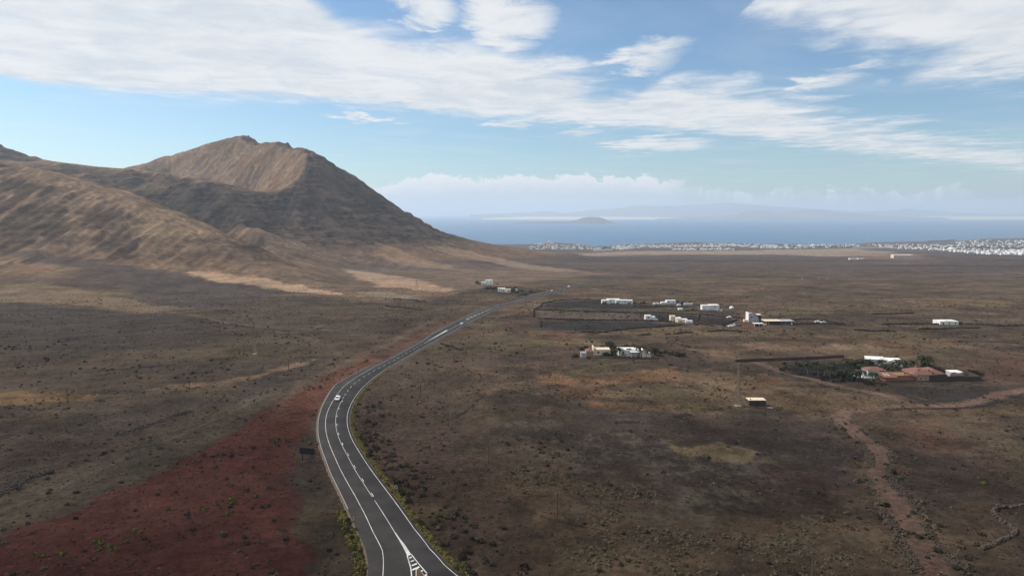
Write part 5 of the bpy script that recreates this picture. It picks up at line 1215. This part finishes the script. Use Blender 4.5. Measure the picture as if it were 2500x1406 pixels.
# ---------------------------------------------------------------- plants
def leafy(rs, n, rx, rz, ls, col, var=.35, zmin=.0, hollow=.55):
    """leaf-sized triangles spread through a dome"""
    d = rs.normal(size=(n, 3)); d /= np.linalg.norm(d, axis=1)[:, None]; d[:, 2] = np.abs(d[:, 2])
    lump = 1 + .35 * np.sin(d[:, 0] * 5 + rs.random() * 6) * np.cos(d[:, 1] * 4 + rs.random() * 6)
    r = (hollow + (1 - hollow) * rs.random(n)) * lump
    c = d * r[:, None] * np.array([rx, rx, rz]); c[:, 2] += zmin
    a = rs.normal(size=(n, 3)); a /= np.linalg.norm(a, axis=1)[:, None]; b = np.cross(a, d); b /= np.linalg.norm(b, axis=1)[:, None] + 1e-6
    s = ls * (.6 + .8 * rs.random(n))[:, None]
    v = np.stack([c - a * s, c + b * s * .8, c + a * s], 1).reshape(-1, 3)
    k = np.repeat((1 + var * (rs.random(n) * 2 - 1)), 3)[:, None]
    return v, np.arange(3 * n).reshape(-1, 3), np.array(col)[None] * k
m_leaf = mat('foliage', (.06, .06, .03), .9, .1, 2, attr=True, spec=.15)
rs = np.random.default_rng(5)
DRY, DARK, PALE, GREEN, YEL = (.055, .045, .028), (.022, .019, .012), (.098, .077, .047), (.070, .072, .014), (.155, .132, .032)
def proto(col, n, rx, rz, ls): return [leafy(rs, n, rx, rz, ls, col) for _ in range(5)]
PR = {'dry': proto(DRY, 64, .5, .52, .19), 'dark': proto(DARK, 64, .5, .52, .19), 'pale': proto(PALE, 64, .5, .48, .19), 'green': proto(GREEN, 72, .5, .55, .17), 'yellow': proto(YEL, 72, .5, .62, .16)}
PM = {k: [mesh_np('shrub', *p[:2], (m_leaf,), p[2]) for p in v] for k, v in PR.items()}
POLY = lambda pts: poly_px(pts)
def scatter():
    A = []                      # x, y, size, kind, zone
    def ins(x, y, pts): return in_poly(x, y, POLY(pts))
    N = 90000
    az = np.radians(rs.uniform(-40, 40, N)); r = np.sqrt(rs.uniform(85 ** 2, 330 ** 2, N)); x, y = np.sin(az) * r, np.cos(az) * r
    red = ins(x, y, RED_PX); cl = fbm(x, y, 18, 3); cl2 = fbm(x, y, 45, 3)
    pale = ins(x, y, [(1200, 1130), (1330, 1150), (1500, 1190), (1800, 1230), (2040, 1260), (2180, 1330), (2240, 1420), (1300, 1420), (1360, 1290)])
    left = (x < -.12 * y - 8) & ~red
    trd = np.sqrt(np.minimum(((x[:, None] - TR1[None, ::6, 0]) ** 2 + (y[:, None] - TR1[None, ::6, 1]) ** 2).min(1), ((x[:, None] - TR2[None, ::6, 0]) ** 2 + (y[:, None] - TR2[None, ::6, 1]) ** 2).min(1)))
    rp = _road['p'][::2]; d2 = (x[:, None] - rp[None, :, 0]) ** 2 + (y[:, None] - rp[None, :, 1]) ** 2; j = d2.argmin(1); rdd = np.sqrt(d2.min(1)) - rp[j, 3]
    gravel = ins(x, y, [(1180, 962), (1500, 998), (1900, 1012), (2035, 1040), (2100, 1110), (1950, 1200), (1600, 1130), (1330, 1060)])
    area = (math.radians(80) / 2) * (330 ** 2 - 85 ** 2); dens = area / N     # m2 per candidate
    p = np.full(N, .045)
    p[red] = .055; p[left] = .035; p[pale] = .75 * sst(cl[pale] + .4 * cl2[pale], -.25, .3); p[gravel] = .018
    verge = (rdd > 1.5) & (rdd < 16) & (x > np.interp(y, RCL[:, 1][:150], RCL[:, 0][:150])) & (y < 260)
    p[verge] = np.maximum(p[verge], .16 * sst(rdd[verge], 17, 4))
    tv = (trd > 3.5) & (trd < 7) & (y < 230); p[tv] = np.maximum(p[tv], .16)
    p *= np.where(pale | verge | tv, 1, sst(cl, -.35, .4) * 1.5)
    ok = (rs.random(N) < p * dens) & (rdd > 1.0) & (trd > 3.5)
    for i in np.where(ok)[0]:
        u = rs.random(); sz = (rs.uniform(.35, 1.0) ** 2.0 + .2) * 1.75
        if red[i]: k, z, sz = ('green' if u < .05 else 'dry' if u < .6 else 'dark'), 'red', sz * .8 * (1.4 if u < .05 else 1)
        elif pale[i]: k, z, sz = ('pale' if u < .78 else 'dry' if u < .92 else 'dark'), 'pale', sz * .62
        elif verge[i]: k, z, sz = ('dark' if u < .6 else 'dry' if u < .95 else 'green'), 'verge', sz * 1.15
        elif left[i]: k, z, sz = ('dark' if u < .55 else 'dry' if u < .85 else 'green'), 'left', sz * .85
        elif tv[i]: k, z, sz = ('pale' if u < .4 else 'dry' if u < .75 else 'dark'), 'track', sz * 1.0
        else: k, z, sz = ('dry' if u < .5 else 'dark' if u < .8 else 'pale' if u < .93 else 'green'), 'plain', sz * .8
        A.append((x[i], y[i], sz, k, z))
    # farther scrub: dark and olive dots, denser in drifts
    N = 26000; az = np.radians(rs.uniform(-40, 40, N)); r = np.sqrt(rs.uniform(330 ** 2, 900 ** 2, N)); x, y = np.sin(az) * r, np.cos(az) * r
    cl = fbm(x, y, 60, 3); u_ = uplift(x, y); ok = (rs.random(N) < .28 * sst(cl, -.05, .45) * sst(r, 950, 500)) & (u_ < 14)
    rp = _road['p'][::2]; xi, yi = x[ok], y[ok]; d2 = ((xi[:, None] - rp[None, :, 0]) ** 2 + (yi[:, None] - rp[None, :, 1]) ** 2).min(1)
    for q in np.where(d2 > 12 ** 2)[0]:
        u = rs.random(); A.append((xi[q], yi[q], rs.uniform(.8, 2.3), 'dark' if u < .4 else 'green' if u < .65 else 'dry', 'far'))
    # bright drifts of green scrub seen on the left plain
    for px, py, n, sp in ((780, 38 + 900, 0, 0), (275, 913, 26, 3.5), (375, 872, 22, 3), (290, 800, 40, 9), (330, 788, 26, 6), (500, 830, 14, 4), (430, 950, 16, 4), (105, 1000, 10, 2), (735, 870, 14, 4), (680, 858, 12, 4), (545, 973, 8, 2), (270, 1339, 7, 1.0), (243, 1320, 4, .7), (95, 1360, 3, .6), (140, 1352, 3, .6), (490, 1245, 2, .5), (555, 1255, 2, .5), (335, 1300, 2, .4), (1000, 755, 60, 14), (940, 780, 40, 14), (850, 762, 30, 12), (1980, 805, 50, 10), (2100, 815, 60, 18), (1560, 845, 16, 6), (1330, 905, 12, 4), (1635, 992, 10, 3), (1690, 995, 12, 3), (2010, 985, 10, 3)):
        if n == 0: continue
        w = ground(px, py)
        for _ in range(n): A.append((w[0] + rs.normal() * sp * 1.4, w[1] + rs.normal() * sp, rs.uniform(.6, 1.5) if py < 1200 else rs.uniform(.9, 1.5), 'green', 'drift'))
    # yellow verge on both sides
    s_end = s_at(905, 900)
    for s in np.arange(2, s_end, .42):
        er = float(np.interp(s, RS, EDGE_R)); dn = .7 + .4 * math.sin(s * .21) * math.sin(s * .083 + 1)
        if rs.random() < dn + .15 and s > 0:
            q = rpoint(np.array([s]), er + rs.uniform(.4, 1.5), 0)[0]; A.append((q[0], q[1], rs.uniform(.75, 1.4), 'yellow' if rs.random() < .75 else 'green', 'vr'))
    for s in np.arange(0, s_at(855, 1245), .3):
        el = float(np.interp(s, RS, EDGE_L))
        for _ in range(2):
            q = rpoint(np.array([s]), el - rs.uniform(.5, 2.6), 0)[0]; u = rs.random(); A.append((q[0], q[1], rs.uniform(.6, 1.3), 'yellow' if u < .35 else 'green' if u < .7 else 'dark', 'vl'))
    return A
SH = scatter()
ZL = {'red': ('low dry shrub dotted on the dark red cinder slope', 'shrubs on the red cinder slope'), 'pale': ('pale straw coloured tuft on the lower right plain', 'pale tufts on the lower right plain'), 'verge': ('dark shrub behind the yellow verge right of the road', 'dark shrubs right of the road'),
      'left': ('small dark shrub on the grey left plain', 'shrubs on the grey left plain'), 'track': ('shrub growing on the rubble beside the dirt track', 'shrubs beside the dirt track'), 'plain': ('small shrub scattered on the brown right plain', 'shrubs on the brown right plain'), 'far': ('dark scrub dot on the distant plain', 'distant scrub'), 'drift': ('bright green shrub standing out among duller scrub', 'bright green shrubs'),
      'vr': ('yellow flowering shrub lining the right edge of the road', 'yellow shrubs along the right road edge'), 'vl': ('yellow green shrub crowding the left road edge at bottom', 'shrubs along the left road edge')}
def plant():
    a = np.array([(s[0], s[1], s[2]) for s in SH]); vis = np.hypot(a[:, 0], a[:, 1]); z = h(a[:, 0], a[:, 1]) - .06
    ang = a[:, 2] / vis
    inview = (np.abs(a[:, 0]) < .77 * a[:, 1]) & (a[:, 1] > 108)
    key = np.where(inview, ang, 0)
    verge = np.array([s[4] in ('vr', 'vl') for s in SH]); chosen = set()
    for sel, lim in ((~verge, 295), (verge, 295)):
        idx = np.where(sel)[0]; chosen.update(idx[np.argsort(-key[idx])[:lim]].tolist())
    rest = {'shrub_scrub': [], 'roadside_growth': []}
    for i, s in enumerate(SH):
        v = int(rs.integers(0, 5)); rz = rs.random() * 6.28
        if i in chosen:
            o = add('flowering_shrub' if verge[i] else 'shrub', PM[s[3]][v], None, (s[0], s[1], z[i]), rz, label=ZL[s[4]][0], cat='shrub', group=ZL[s[4]][1]); o.scale = (s[2], s[2], s[2] * rs.uniform(.75, 1.1))
        else: rest['roadside_growth' if verge[i] else 'shrub_scrub'].append((i, v, rz))
    for nm, l in rest.items():
        V, Cc = [], []
        for i, v, rz in l:
            pv, _, pc = PR[SH[i][3]][v]
            if vis[i] > 330: n = 18; st = np.arange(n * 3); pv = pv[st] * np.array([1, 1, .8]); pc = pc[st]; pv = pv.reshape(-1, 3, 3); cc = pv.mean(1, keepdims=True); pv = (cc + (pv - cc) * 1.9).reshape(-1, 3)
            elif vis[i] > 220: pv, pc = pv[:90], pc[:90]
            c, sn = math.cos(rz), math.sin(rz); sc = SH[i][2]
            V.append(np.stack([(pv[:, 0] * c - pv[:, 1] * sn) * sc + SH[i][0], (pv[:, 0] * sn + pv[:, 1] * c) * sc + SH[i][1], pv[:, 2] * sc + z[i]], -1)); Cc.append(pc)
        V = np.vstack(V); add(nm, mesh_np(nm, V, np.arange(len(V)).reshape(-1, 3), (m_leaf,), np.vstack(Cc)), kind='stuff', label={'shrub_scrub': 'low dry scrub scattered over the whole plain', 'roadside_growth': 'yellow green growth filling the road verges'}[nm], cat='scrub')
plant()
def tufts():                     # dead grass, pebbles and seedlings that give the ground its grain
    V, C_ = [], []
    for n, r0, r1, s0, s1 in ((46000, 90, 330, .14, .42), (26000, 330, 900, .35, 1.0)):
        az = np.radians(rs.uniform(-40, 40, n)); r = np.sqrt(rs.uniform(r0 ** 2, r1 ** 2, n)); x, y = np.sin(az) * r, np.cos(az) * r
        cl = fbm(x, y, 22, 4, .65, 88.) + .5 * fbm(x, y, 6, 2, .6, 90.); rp = _road['p'][::2]; keep = (rs.random(n) < .30 + 1.1 * np.clip(cl, 0, 1)) & (uplift(x, y) < 16)
        x, y = x[keep], y[keep]; dm = np.full(len(x), 99.)
        for i in range(0, len(x), 20000):
            d2 = (x[i:i + 20000, None] - rp[None, :, 0]) ** 2 + (y[i:i + 20000, None] - rp[None, :, 1]) ** 2; j = d2.argmin(1); dm[i:i + 20000] = np.sqrt(d2.min(1)) - rp[j, 3]
        tr = np.minimum(((x[:, None] - TR1[None, ::8, 0]) ** 2 + (y[:, None] - TR1[None, ::8, 1]) ** 2).min(1), 1e6)
        keep = (dm > .6) & (tr > 3.2 ** 2); x, y = x[keep], y[keep]; n = len(x); z = h(x, y); s = rs.uniform(s0, s1, n)
        red = in_poly(x, y, poly_px(RED_PX)); u = rs.random(n)
        base = np.where((u < .5)[:, None], np.array([[.020, .016, .012]]), np.where((u < .8)[:, None], np.array([[.060, .048, .031]]), np.array([[.105, .085, .058]])))
        base = np.where((red & (u > .5))[:, None], np.array([[.062, .040, .028]]), base)
        for k in range(3):
            a = rs.random(n) * 6.28; c = np.stack([x + rs.normal(size=n) * s * .3, y + rs.normal(size=n) * s * .3, z], -1)
            d = np.stack([np.cos(a), np.sin(a), 0 * a], -1) * (s * .55)[:, None]; up = np.stack([rs.normal(size=n) * s * .3, rs.normal(size=n) * s * .3, s * rs.uniform(.35, .8, n)], -1)
            V.append(np.stack([c - d, c + d, c + up], 1).reshape(-1, 3)); C_.append(np.repeat(base * rs.uniform(.7, 1.3, n)[:, None], 3, 0))
    V = np.vstack(V); add('ground_tufts', mesh_np('ground_tufts', V, np.arange(len(V)).reshape(-1, 3), (m_leaf,), np.vstack(C_)), kind='stuff', label='dead grass and stones strewn thinly over the plain', cat='ground cover')
tufts()

# garden trees and palms
def palm_proto(seed, fr):
    r_ = np.random.default_rng(seed); V, C_ = [], []
    for i in range(fr):
        a = i * 2.4 + r_.random() * .5; L = 1.0 + .3 * r_.random(); el = r_.uniform(.1, 1.15); pts = []
        for t in np.linspace(0, 1, 6): pts.append((math.cos(a) * L * t * math.cos(el * (1 - t * .5)), math.sin(a) * L * t * math.cos(el * (1 - t * .5)), L * (t * math.sin(el) - .85 * t * t)))
        sx, sy = -math.sin(a), math.cos(a)
        for k in range(5):
            w0, w1 = .17 * math.sin(math.pi * (.15 + .8 * k / 5)), .17 * math.sin(math.pi * (.15 + .8 * (k + 1) / 5)); p, q = pts[k], pts[k + 1]
            for sg in (-1, 1):
                d0 = (p[0] + sg * sx * w0, p[1] + sg * sy * w0, p[2] - .07); d1 = (q[0] + sg * sx * w1, q[1] + sg * sy * w1, q[2] - .07)
                V += [p, q, d1, p, d1, d0]; C_ += [np.array((.022, .026, .011)) * r_.uniform(.6, 1.4)] * 6
    return mesh_np('crown', np.array(V), np.arange(len(V)).reshape(-1, 3), (m_leaf,), np.array(C_))
CROWN = [palm_proto(i, 24) for i in range(3)]
ORD = 'leftmost second third fourth fifth sixth seventh eighth ninth tenth eleventh twelfth thirteenth fourteenth fifteenth sixteenth seventeenth eighteenth nineteenth twentieth twenty-first twenty-second twenty-third twenty-fourth'.split()
def ranks(l):
    o = sorted(range(len(l)), key=lambda i: l[i][0]); r = [0] * len(l)
    for k, i in enumerate(o): r[i] = k
    return [ORD[k] + ('' if k == 0 else ' from left') for k in r]
def palm(px, pb, ht_px, label, group):
    w = ground(px, pb); k = mpp_at(w); H_ = ht_px * k * 1.25; e = empty('palm_tree', w, rs.random() * 6, label=label, cat='palm', group=group)
    tr = H_ * .66; m = MB(); m.tube((0, 0, -.5), (.1, 0, tr * .5), .26, .17, 7, cap=False); m.tube((.1, 0, tr * .5), (.12, .05, tr), .17, .2, 7); m.build('trunk', m_trunk, e)
    c = add('crown', CROWN[int(rs.integers(0, 3))], e, (.12, .05, tr)); s = max(H_ * .42, 1.3); c.scale = (s, s, s)
GP = [(1930, 913, 26), (1968, 900, 22), (1972, 912, 30), (1998, 919, 28), (2013, 915, 32), (2026, 922, 34), (2042, 918, 24), (2053, 928, 28), (2066, 905, 32), (2080, 930, 24), (2092, 928, 26), (2102, 912, 24), (2108, 905, 30), (2117, 903, 28), (2128, 935, 28), (2182, 917, 30), (2174, 913, 26), (2191, 912, 36), (2226, 900, 22), (2258, 902, 36), (2212, 904, 22), (2150, 901, 24), (2160, 906, 20)]
for (a, b, c), o_ in zip(GP, ranks(GP)): palm(a, b, c, 'palm, ' + o_ + ', in the dark gravel garden around the farmhouse', 'palms in the farmhouse garden')
GP = [(1488, 858, 26), (1512, 869, 22), (1561, 871, 31), (1535, 868, 18), (1588, 872, 20), (1500, 871, 20), (1598, 868, 22)]
for (a, b, c), o_ in zip(GP, ranks(GP)): palm(a, b, c, 'palm, ' + o_ + ', at the strung out cream villa', 'palms at the cream villa')
def tree(px, pb, wpx, hpx, col, label, group, name='garden_tree'):
    w = ground(px, pb); k = mpp_at(w); rx, H_ = wpx * k / 2, hpx * k; e = empty(name, w, rs.random() * 6, label=label, cat='tree', group=group)
    v, f, c = leafy(rs, 170, rx, H_ * .72, max(.16, rx * .22), col, .5, H_ * .25, .35)
    m = MB().tube((0, 0, -.4), (0, 0, H_ * .4), .14, .1, 6)
    for i in range(4): a = i * 1.6; m.tube((0, 0, H_ * .35), (math.cos(a) * rx * .5, math.sin(a) * rx * .5, H_ * .65), .08, .04, 5)
    m.build('trunk', m_trunk, e); add('crown', mesh_np('crown', v, f, (m_leaf,), c), e)
G1, G2 = (.020, .029, .010), (.025, .023, .013)
GT1 = [(1488, 852, 22, 18, G1), (1470, 850, 14, 9, G1), (1505, 853, 18, 10, G2), (1530, 852, 30, 10, G1), (1548, 850, 18, 9, G2), (1478, 869, 20, 9, G2), (1495, 869, 26, 12, G1), (1522, 868, 22, 10, G1), (1600, 866, 22, 15, G1), (1612, 864, 16, 9, G2), (1625, 863, 16, 9, G1), (1638, 866, 18, 9, G1), (1655, 869, 26, 11, G1), (1668, 869, 16, 9, G1), (1405, 872, 20, 9, G2), (1420, 856, 16, 10, G2), (1430, 850, 14, 8, G2), (1455, 866, 14, 7, G2)]
for (a, b, w_, h_, c), o_ in zip(GT1, ranks(GT1)):
    tree(a, b, w_, h_, c, 'rounded garden tree, ' + o_ + ', around the strung out cream villa', 'trees at the cream villa')
GT2 = [(1908, 904, 18, 8, G2), (1918, 900, 14, 10, G2), (1914, 890, 14, 7, G2), (1950, 893, 26, 8, G2), (1990, 892, 26, 8, G2), (2030, 897, 26, 14, G1), (2060, 918, 26, 12, G1), (2078, 925, 22, 12, G2), (2090, 900, 34, 22, G1), (2105, 916, 20, 12, G1), (2125, 898, 24, 14, G2), (2140, 902, 22, 13, G2), (2165, 903, 24, 14, G1), (2205, 908, 18, 12, G1), (2225, 912, 22, 12, G2), (2258, 901, 30, 22, G1), (2275, 906, 26, 14, G2), (2290, 908, 22, 14, G2), (2308, 912, 18, 10, G2), (2050, 932, 24, 8, G2), (2120, 938, 26, 8, G2), (2380, 915, 40, 10, G2), (2010, 928, 20, 7, G2)]
for (a, b, w_, h_, c), o_ in zip(GT2, ranks(GT2)):
    tree(a, b, w_, h_, c, 'dark garden tree, ' + o_ + ', among the farmhouse palms', 'trees in the farmhouse garden')
GT3 = [(1165, 692, 12, 7), (1173, 694, 9, 5), (1214, 695, 6, 5), (1190, 706, 22, 5), (1205, 706, 16, 5), (1250, 712, 18, 7), (1262, 716, 14, 6), (1275, 712, 10, 5), (1280, 721, 14, 6), (1295, 713, 12, 4), (1258, 704, 12, 4)]
for (a, b, w_, h_), o_ in zip(GT3, ranks(GT3)):
    tree(a, b, w_, h_, G2, 'dark bush, ' + o_ + ', in the terraced garden at the mountain foot', 'bushes at the mountain villa', 'garden_bush')
GT4 = [(1507, 743, 8, 5), (1535, 743, 8, 5), (1475, 742, 14, 5), (1550, 742, 10, 5), (1570, 741, 16, 5), (1655, 739, 10, 6), (1668, 742, 18, 6), (1683, 741, 14, 5), (1610, 740, 8, 4), (1618, 780, 10, 5), (1640, 783, 12, 5), (1612, 783, 8, 4), (1632, 779, 8, 5), (1768, 796, 10, 5), (1805, 776, 6, 5), (1700, 794, 12, 4), (1650, 784, 8, 5)]
for (a, b, w_, h_), o_ in zip(GT4, ranks(GT4)):
    tree(a, b, w_, h_, G2, 'small dark bush, ' + o_ + ', at the middle fields villas', 'bushes at the middle fields villas', 'garden_bush')

# ---------------------------------------------------------------- the harbour town
def build_town():
    protos = []
    for i in range(6):
        q = np.random.default_rng(40 + i); m = MB(); L, D, Hh = q.uniform(9, 18), q.uniform(8, 12), q.uniform(3, 5.5)
        m.box(-L / 2, L / 2, -D / 2, D / 2, -4, Hh); m.box(-L / 2 + q.uniform(0, 3), q.uniform(0, L / 2 - 1), -D / 2 + 1.5, D / 2 - .5, Hh, Hh + q.uniform(1.5, 3.2)); m.box(L / 2, L / 2 + 3.5, -D / 2 + 1, D / 2 - 2, -4, Hh * .55)
        n = int(L / 3.2)
        for k in range(n): xx = -L / 2 + (k + .5) * L / n; m.box(xx - .8, xx + .8, -D / 2 - .12, -D / 2 + .1, .8, Hh * .72, 1)
        m.box(-L / 2 - .15, L / 2 + .15, -D / 2 - .15, -D / 2 + .25, Hh, Hh + .5); protos.append(m)
    m_tw = mat('town_render', (.74, .73, .71), .85, .12, .05)
    pm = [p.mesh('town_house', m_tw, m_glass) for p in protos]
    zones = [([(1286, 604), (1330, 597), (1420, 599), (1470, 605), (1470, 609), (1400, 610), (1290, 609)], 150, 'white house in the compact seafront district at the left of town'), ([(1440, 606), (1470, 607), (1468, 609), (1440, 609)], 10, 'white house in the compact seafront district at the left of town'),
             ([(1482, 604), (1520, 598), (1600, 598), (1790, 597), (1800, 602), (1560, 606), (1520, 611), (1490, 607)], 330, 'white house in the central rows of the seaside town'), ([(1640, 609), (1800, 608), (1802, 611), (1640, 611)], 70, 'white terraced house in the nearest straight row of town'), ([(1650, 602), (1760, 602), (1760, 604), (1650, 604)], 40, 'white house in the central rows of the seaside town'), ([(1300, 596), (1350, 592), (1352, 597), (1310, 599)], 30, 'white house on the headland left of the bay'),
             ([(1700, 594), (1800, 596), (1900, 598), (2090, 598), (2100, 602), (1950, 607), (1850, 606), (1800, 602)], 240, 'white house in the spread out middle part of town'), ([(2110, 597), (2250, 597), (2350, 600), (2370, 607), (2280, 612), (2200, 608), (2130, 603)], 160, 'white house behind the harbour breakwater'), ([(2280, 610), (2380, 608), (2520, 610), (2520, 624), (2420, 622), (2320, 616)], 200, 'white house in the large right hand district of town'), ([(2330, 594), (2400, 586), (2520, 587), (2520, 606), (2400, 604), (2340, 600)], 150, 'white house on the rising ground at the far right of town')]
    P = []
    for poly, n, lb in zones:
        xs = [p[0] for p in poly]; ys = [p[1] for p in poly]; c = 0; px, py = [], []
        while c < n:
            a = rs.uniform(min(xs), max(xs)); b = rs.uniform(min(ys), max(ys))
            b = round(b / 1.5) * 1.5 + rs.normal() * .18
            if in_poly(np.array([a]), np.array([b]), poly)[0] and math.sin(a * .21 + b * 2.3) + math.sin(a * .083 - b) > -.9: px.append(a); py.append(b); c += 1
        w = hit(px, py); P += [(q[0], q[1], q[2], lb) for q in w if q[1] > 2500 and q[1] < coast(q[0]) - 25]
    P.sort(key=lambda q: q[1]); V, Fc, MI, nv = [], [], [], 0
    step = max(1, len(P) // 298)
    for i, (x, y, z, lb) in enumerate(P):
        k = int(rs.integers(0, 6)); rz = R(float(rs.choice([-8, -3, 2, 82, 87])) + rs.normal() * 2); sc = rs.uniform(.7, 1.05)
        if i % step == 0 and i // step < 298:
            o = add('town_house', pm[k], None, (x, y, z), rz, label=lb, cat='house', group=lb.replace('white', 'the', 1) + ' group'); o.scale = (sc, sc, sc)
        else:
            v = np.array(protos[k].v) * sc; c, s = math.cos(rz), math.sin(rz); V.append(np.stack([v[:, 0] * c - v[:, 1] * s + x, v[:, 0] * s + v[:, 1] * c + y, v[:, 2] + z], -1))
            Fc += [tuple(j + nv for j in f) for f in protos[k].f]; MI += protos[k].mi; nv += len(v)
    add('town_houses_mass', mesh_np('town_houses_mass', np.vstack(V), Fc, (m_tw, m_glass), midx=MI), kind='stuff', label='mass of small white houses filling the seaside town', cat='houses')
    # trees between the houses
    V, C_ = [], []
    for poly, n in (([(1440, 606), (1490, 602), (1500, 606), (1470, 609)], 40), ([(1850, 600), (1960, 601), (2100, 604), (1900, 606)], 90), ([(2130, 596), (2370, 602), (2360, 610), (2200, 604)], 170), ([(2330, 609), (2420, 607), (2450, 613), (2350, 613)], 200), ([(2380, 590), (2520, 592), (2520, 606), (2380, 604)], 160), ([(1560, 598), (1780, 597), (1790, 602), (1560, 604)], 90), ([(1300, 600), (1440, 601), (1450, 607), (1300, 607)], 60)):
        xs = [p[0] for p in poly]; ys = [p[1] for p in poly]; a = rs.uniform(min(xs), max(xs), n * 3); b = rs.uniform(min(ys), max(ys), n * 3); o = in_poly(a, b, poly); w = hit(a[o][:n], b[o][:n])
        for q in w:
            if 2500 < q[1] < coast(q[0]) - 30: v, f, c = leafy(rs, 16, 6, 6, 3.2, (.030, .036, .018)); V.append(v + q); C_.append(c)
    V = np.vstack(V); add('town_trees_mass', mesh_np('town_trees_mass', V, np.arange(len(V)).reshape(-1, 3), (m_leaf,), np.vstack(C_)), kind='stuff', label='dark trees massed between the white town houses', cat='trees')
    # two white domes, a hotel block, harbour mole, sailing boats
    for px, py, r, lb in ((1985, 600, 16, 'white domed hall in the middle of town'), (2323, 609, 20, 'white domed hall in the right hand district')):
        w = ground(px, py); d = MB(); n = 14
        for j in range(4):
            for i in range(n):
                a0, a1 = 2 * math.pi * i / n, 2 * math.pi * (i + 1) / n; b0, b1 = math.pi / 2 * j / 4, math.pi / 2 * (j + 1) / 4
                d.poly([(r * math.cos(b) * math.cos(a), r * math.cos(b) * math.sin(a), 2 + r * .5 * math.sin(b)) for a, b in ((a0, b0), (a1, b0), (a1, b1), (a0, b1))])
        e = empty('domed_hall', w, label=lb, cat='hall'); d.build('dome', m_white, e); MB().tube((0, 0, -5), (0, 0, 2.2), r + .5, r + .5, 14).build('wall', m_white, e)
    w = ground(1342, 595); e = empty('hotel', w, label='tall stepped white hotel on the headland above the bay', cat='hotel'); MB().box(-22, 22, 0, 20, -6, 12).build('wall', m_white, e); MB().box(-14, 16, 2, 18, 12, 22).build('upper_storeys', m_white, e); MB().box(-6, 8, 4, 16, 22, 27).build('tower', m_white, e)
    for zz in (2, 6):
        for i in range(8): MB().box(-20 + i * 5, -17.5 + i * 5, -.2, .2, zz, zz + 2.2).build('window', m_glass, e)
    d = pix_dir([2265, 2300, 2330], [591, 589.5, 588]); k = CAM_Z / -d[:, 2]; q = d * k[:, None]
    m = MB()
    for a, b in zip(q[:-1], q[1:]): m.tube((a[0], a[1], 1), (b[0], b[1], 1), 9, 9, 6)
    m.build('breakwater', m_stone, None, label='low dark harbour breakwater reaching into the sea', cat='breakwater')
    for px, py, lb in ((1598, 583, 'tiny white sailing boat off the middle of town'), (2194, 588, 'white sailing boat just off the harbour breakwater'), (2389, 569, 'farthest white sailing boat out at sea')):
        d = pix_dir(px, py); k = CAM_Z / -d[2]; e = empty('sailing_boat', (d[0] * k, d[1] * k, 0), .5, label=lb, cat='boat')
        b = MB(); b.v = [(-6, 0, .2), (0, -2, -.3), (6, -1.5, -.3), (6, 1.5, -.3), (0, 2, -.3), (-7, 0, 1.6), (0, -2.3, 1.4), (6.3, -1.7, 1.4), (6.3, 1.7, 1.4), (0, 2.3, 1.4)]; b.f = [(4, 3, 2, 1, 0), (5, 6, 7, 8, 9)] + [(i, (i + 1) % 5, 5 + (i + 1) % 5, 5 + i) for i in range(5)]; b.mi = [0] * 7; b.build('hull', m_white, e)
        MB().tube((0, 0, 1), (0, 0, 19), .2, .12, 5).build('mast', m_steel, e); MB().poly([(.3, 0, 2.5), (6, .3, 2.6), (.3, 0, 18)]).poly([(.3, .05, 18), (6, .35, 2.6), (.3, .05, 2.5)]).build('mainsail', m_white, e); MB().poly([(-.3, 0, 16), (-6.5, -.3, 2), (-.3, -.2, 2.4)]).poly([(-.3, -.15, 2.4), (-6.5, -.25, 2), (-.3, .05, 16)]).build('jib', m_white, e)
build_town()
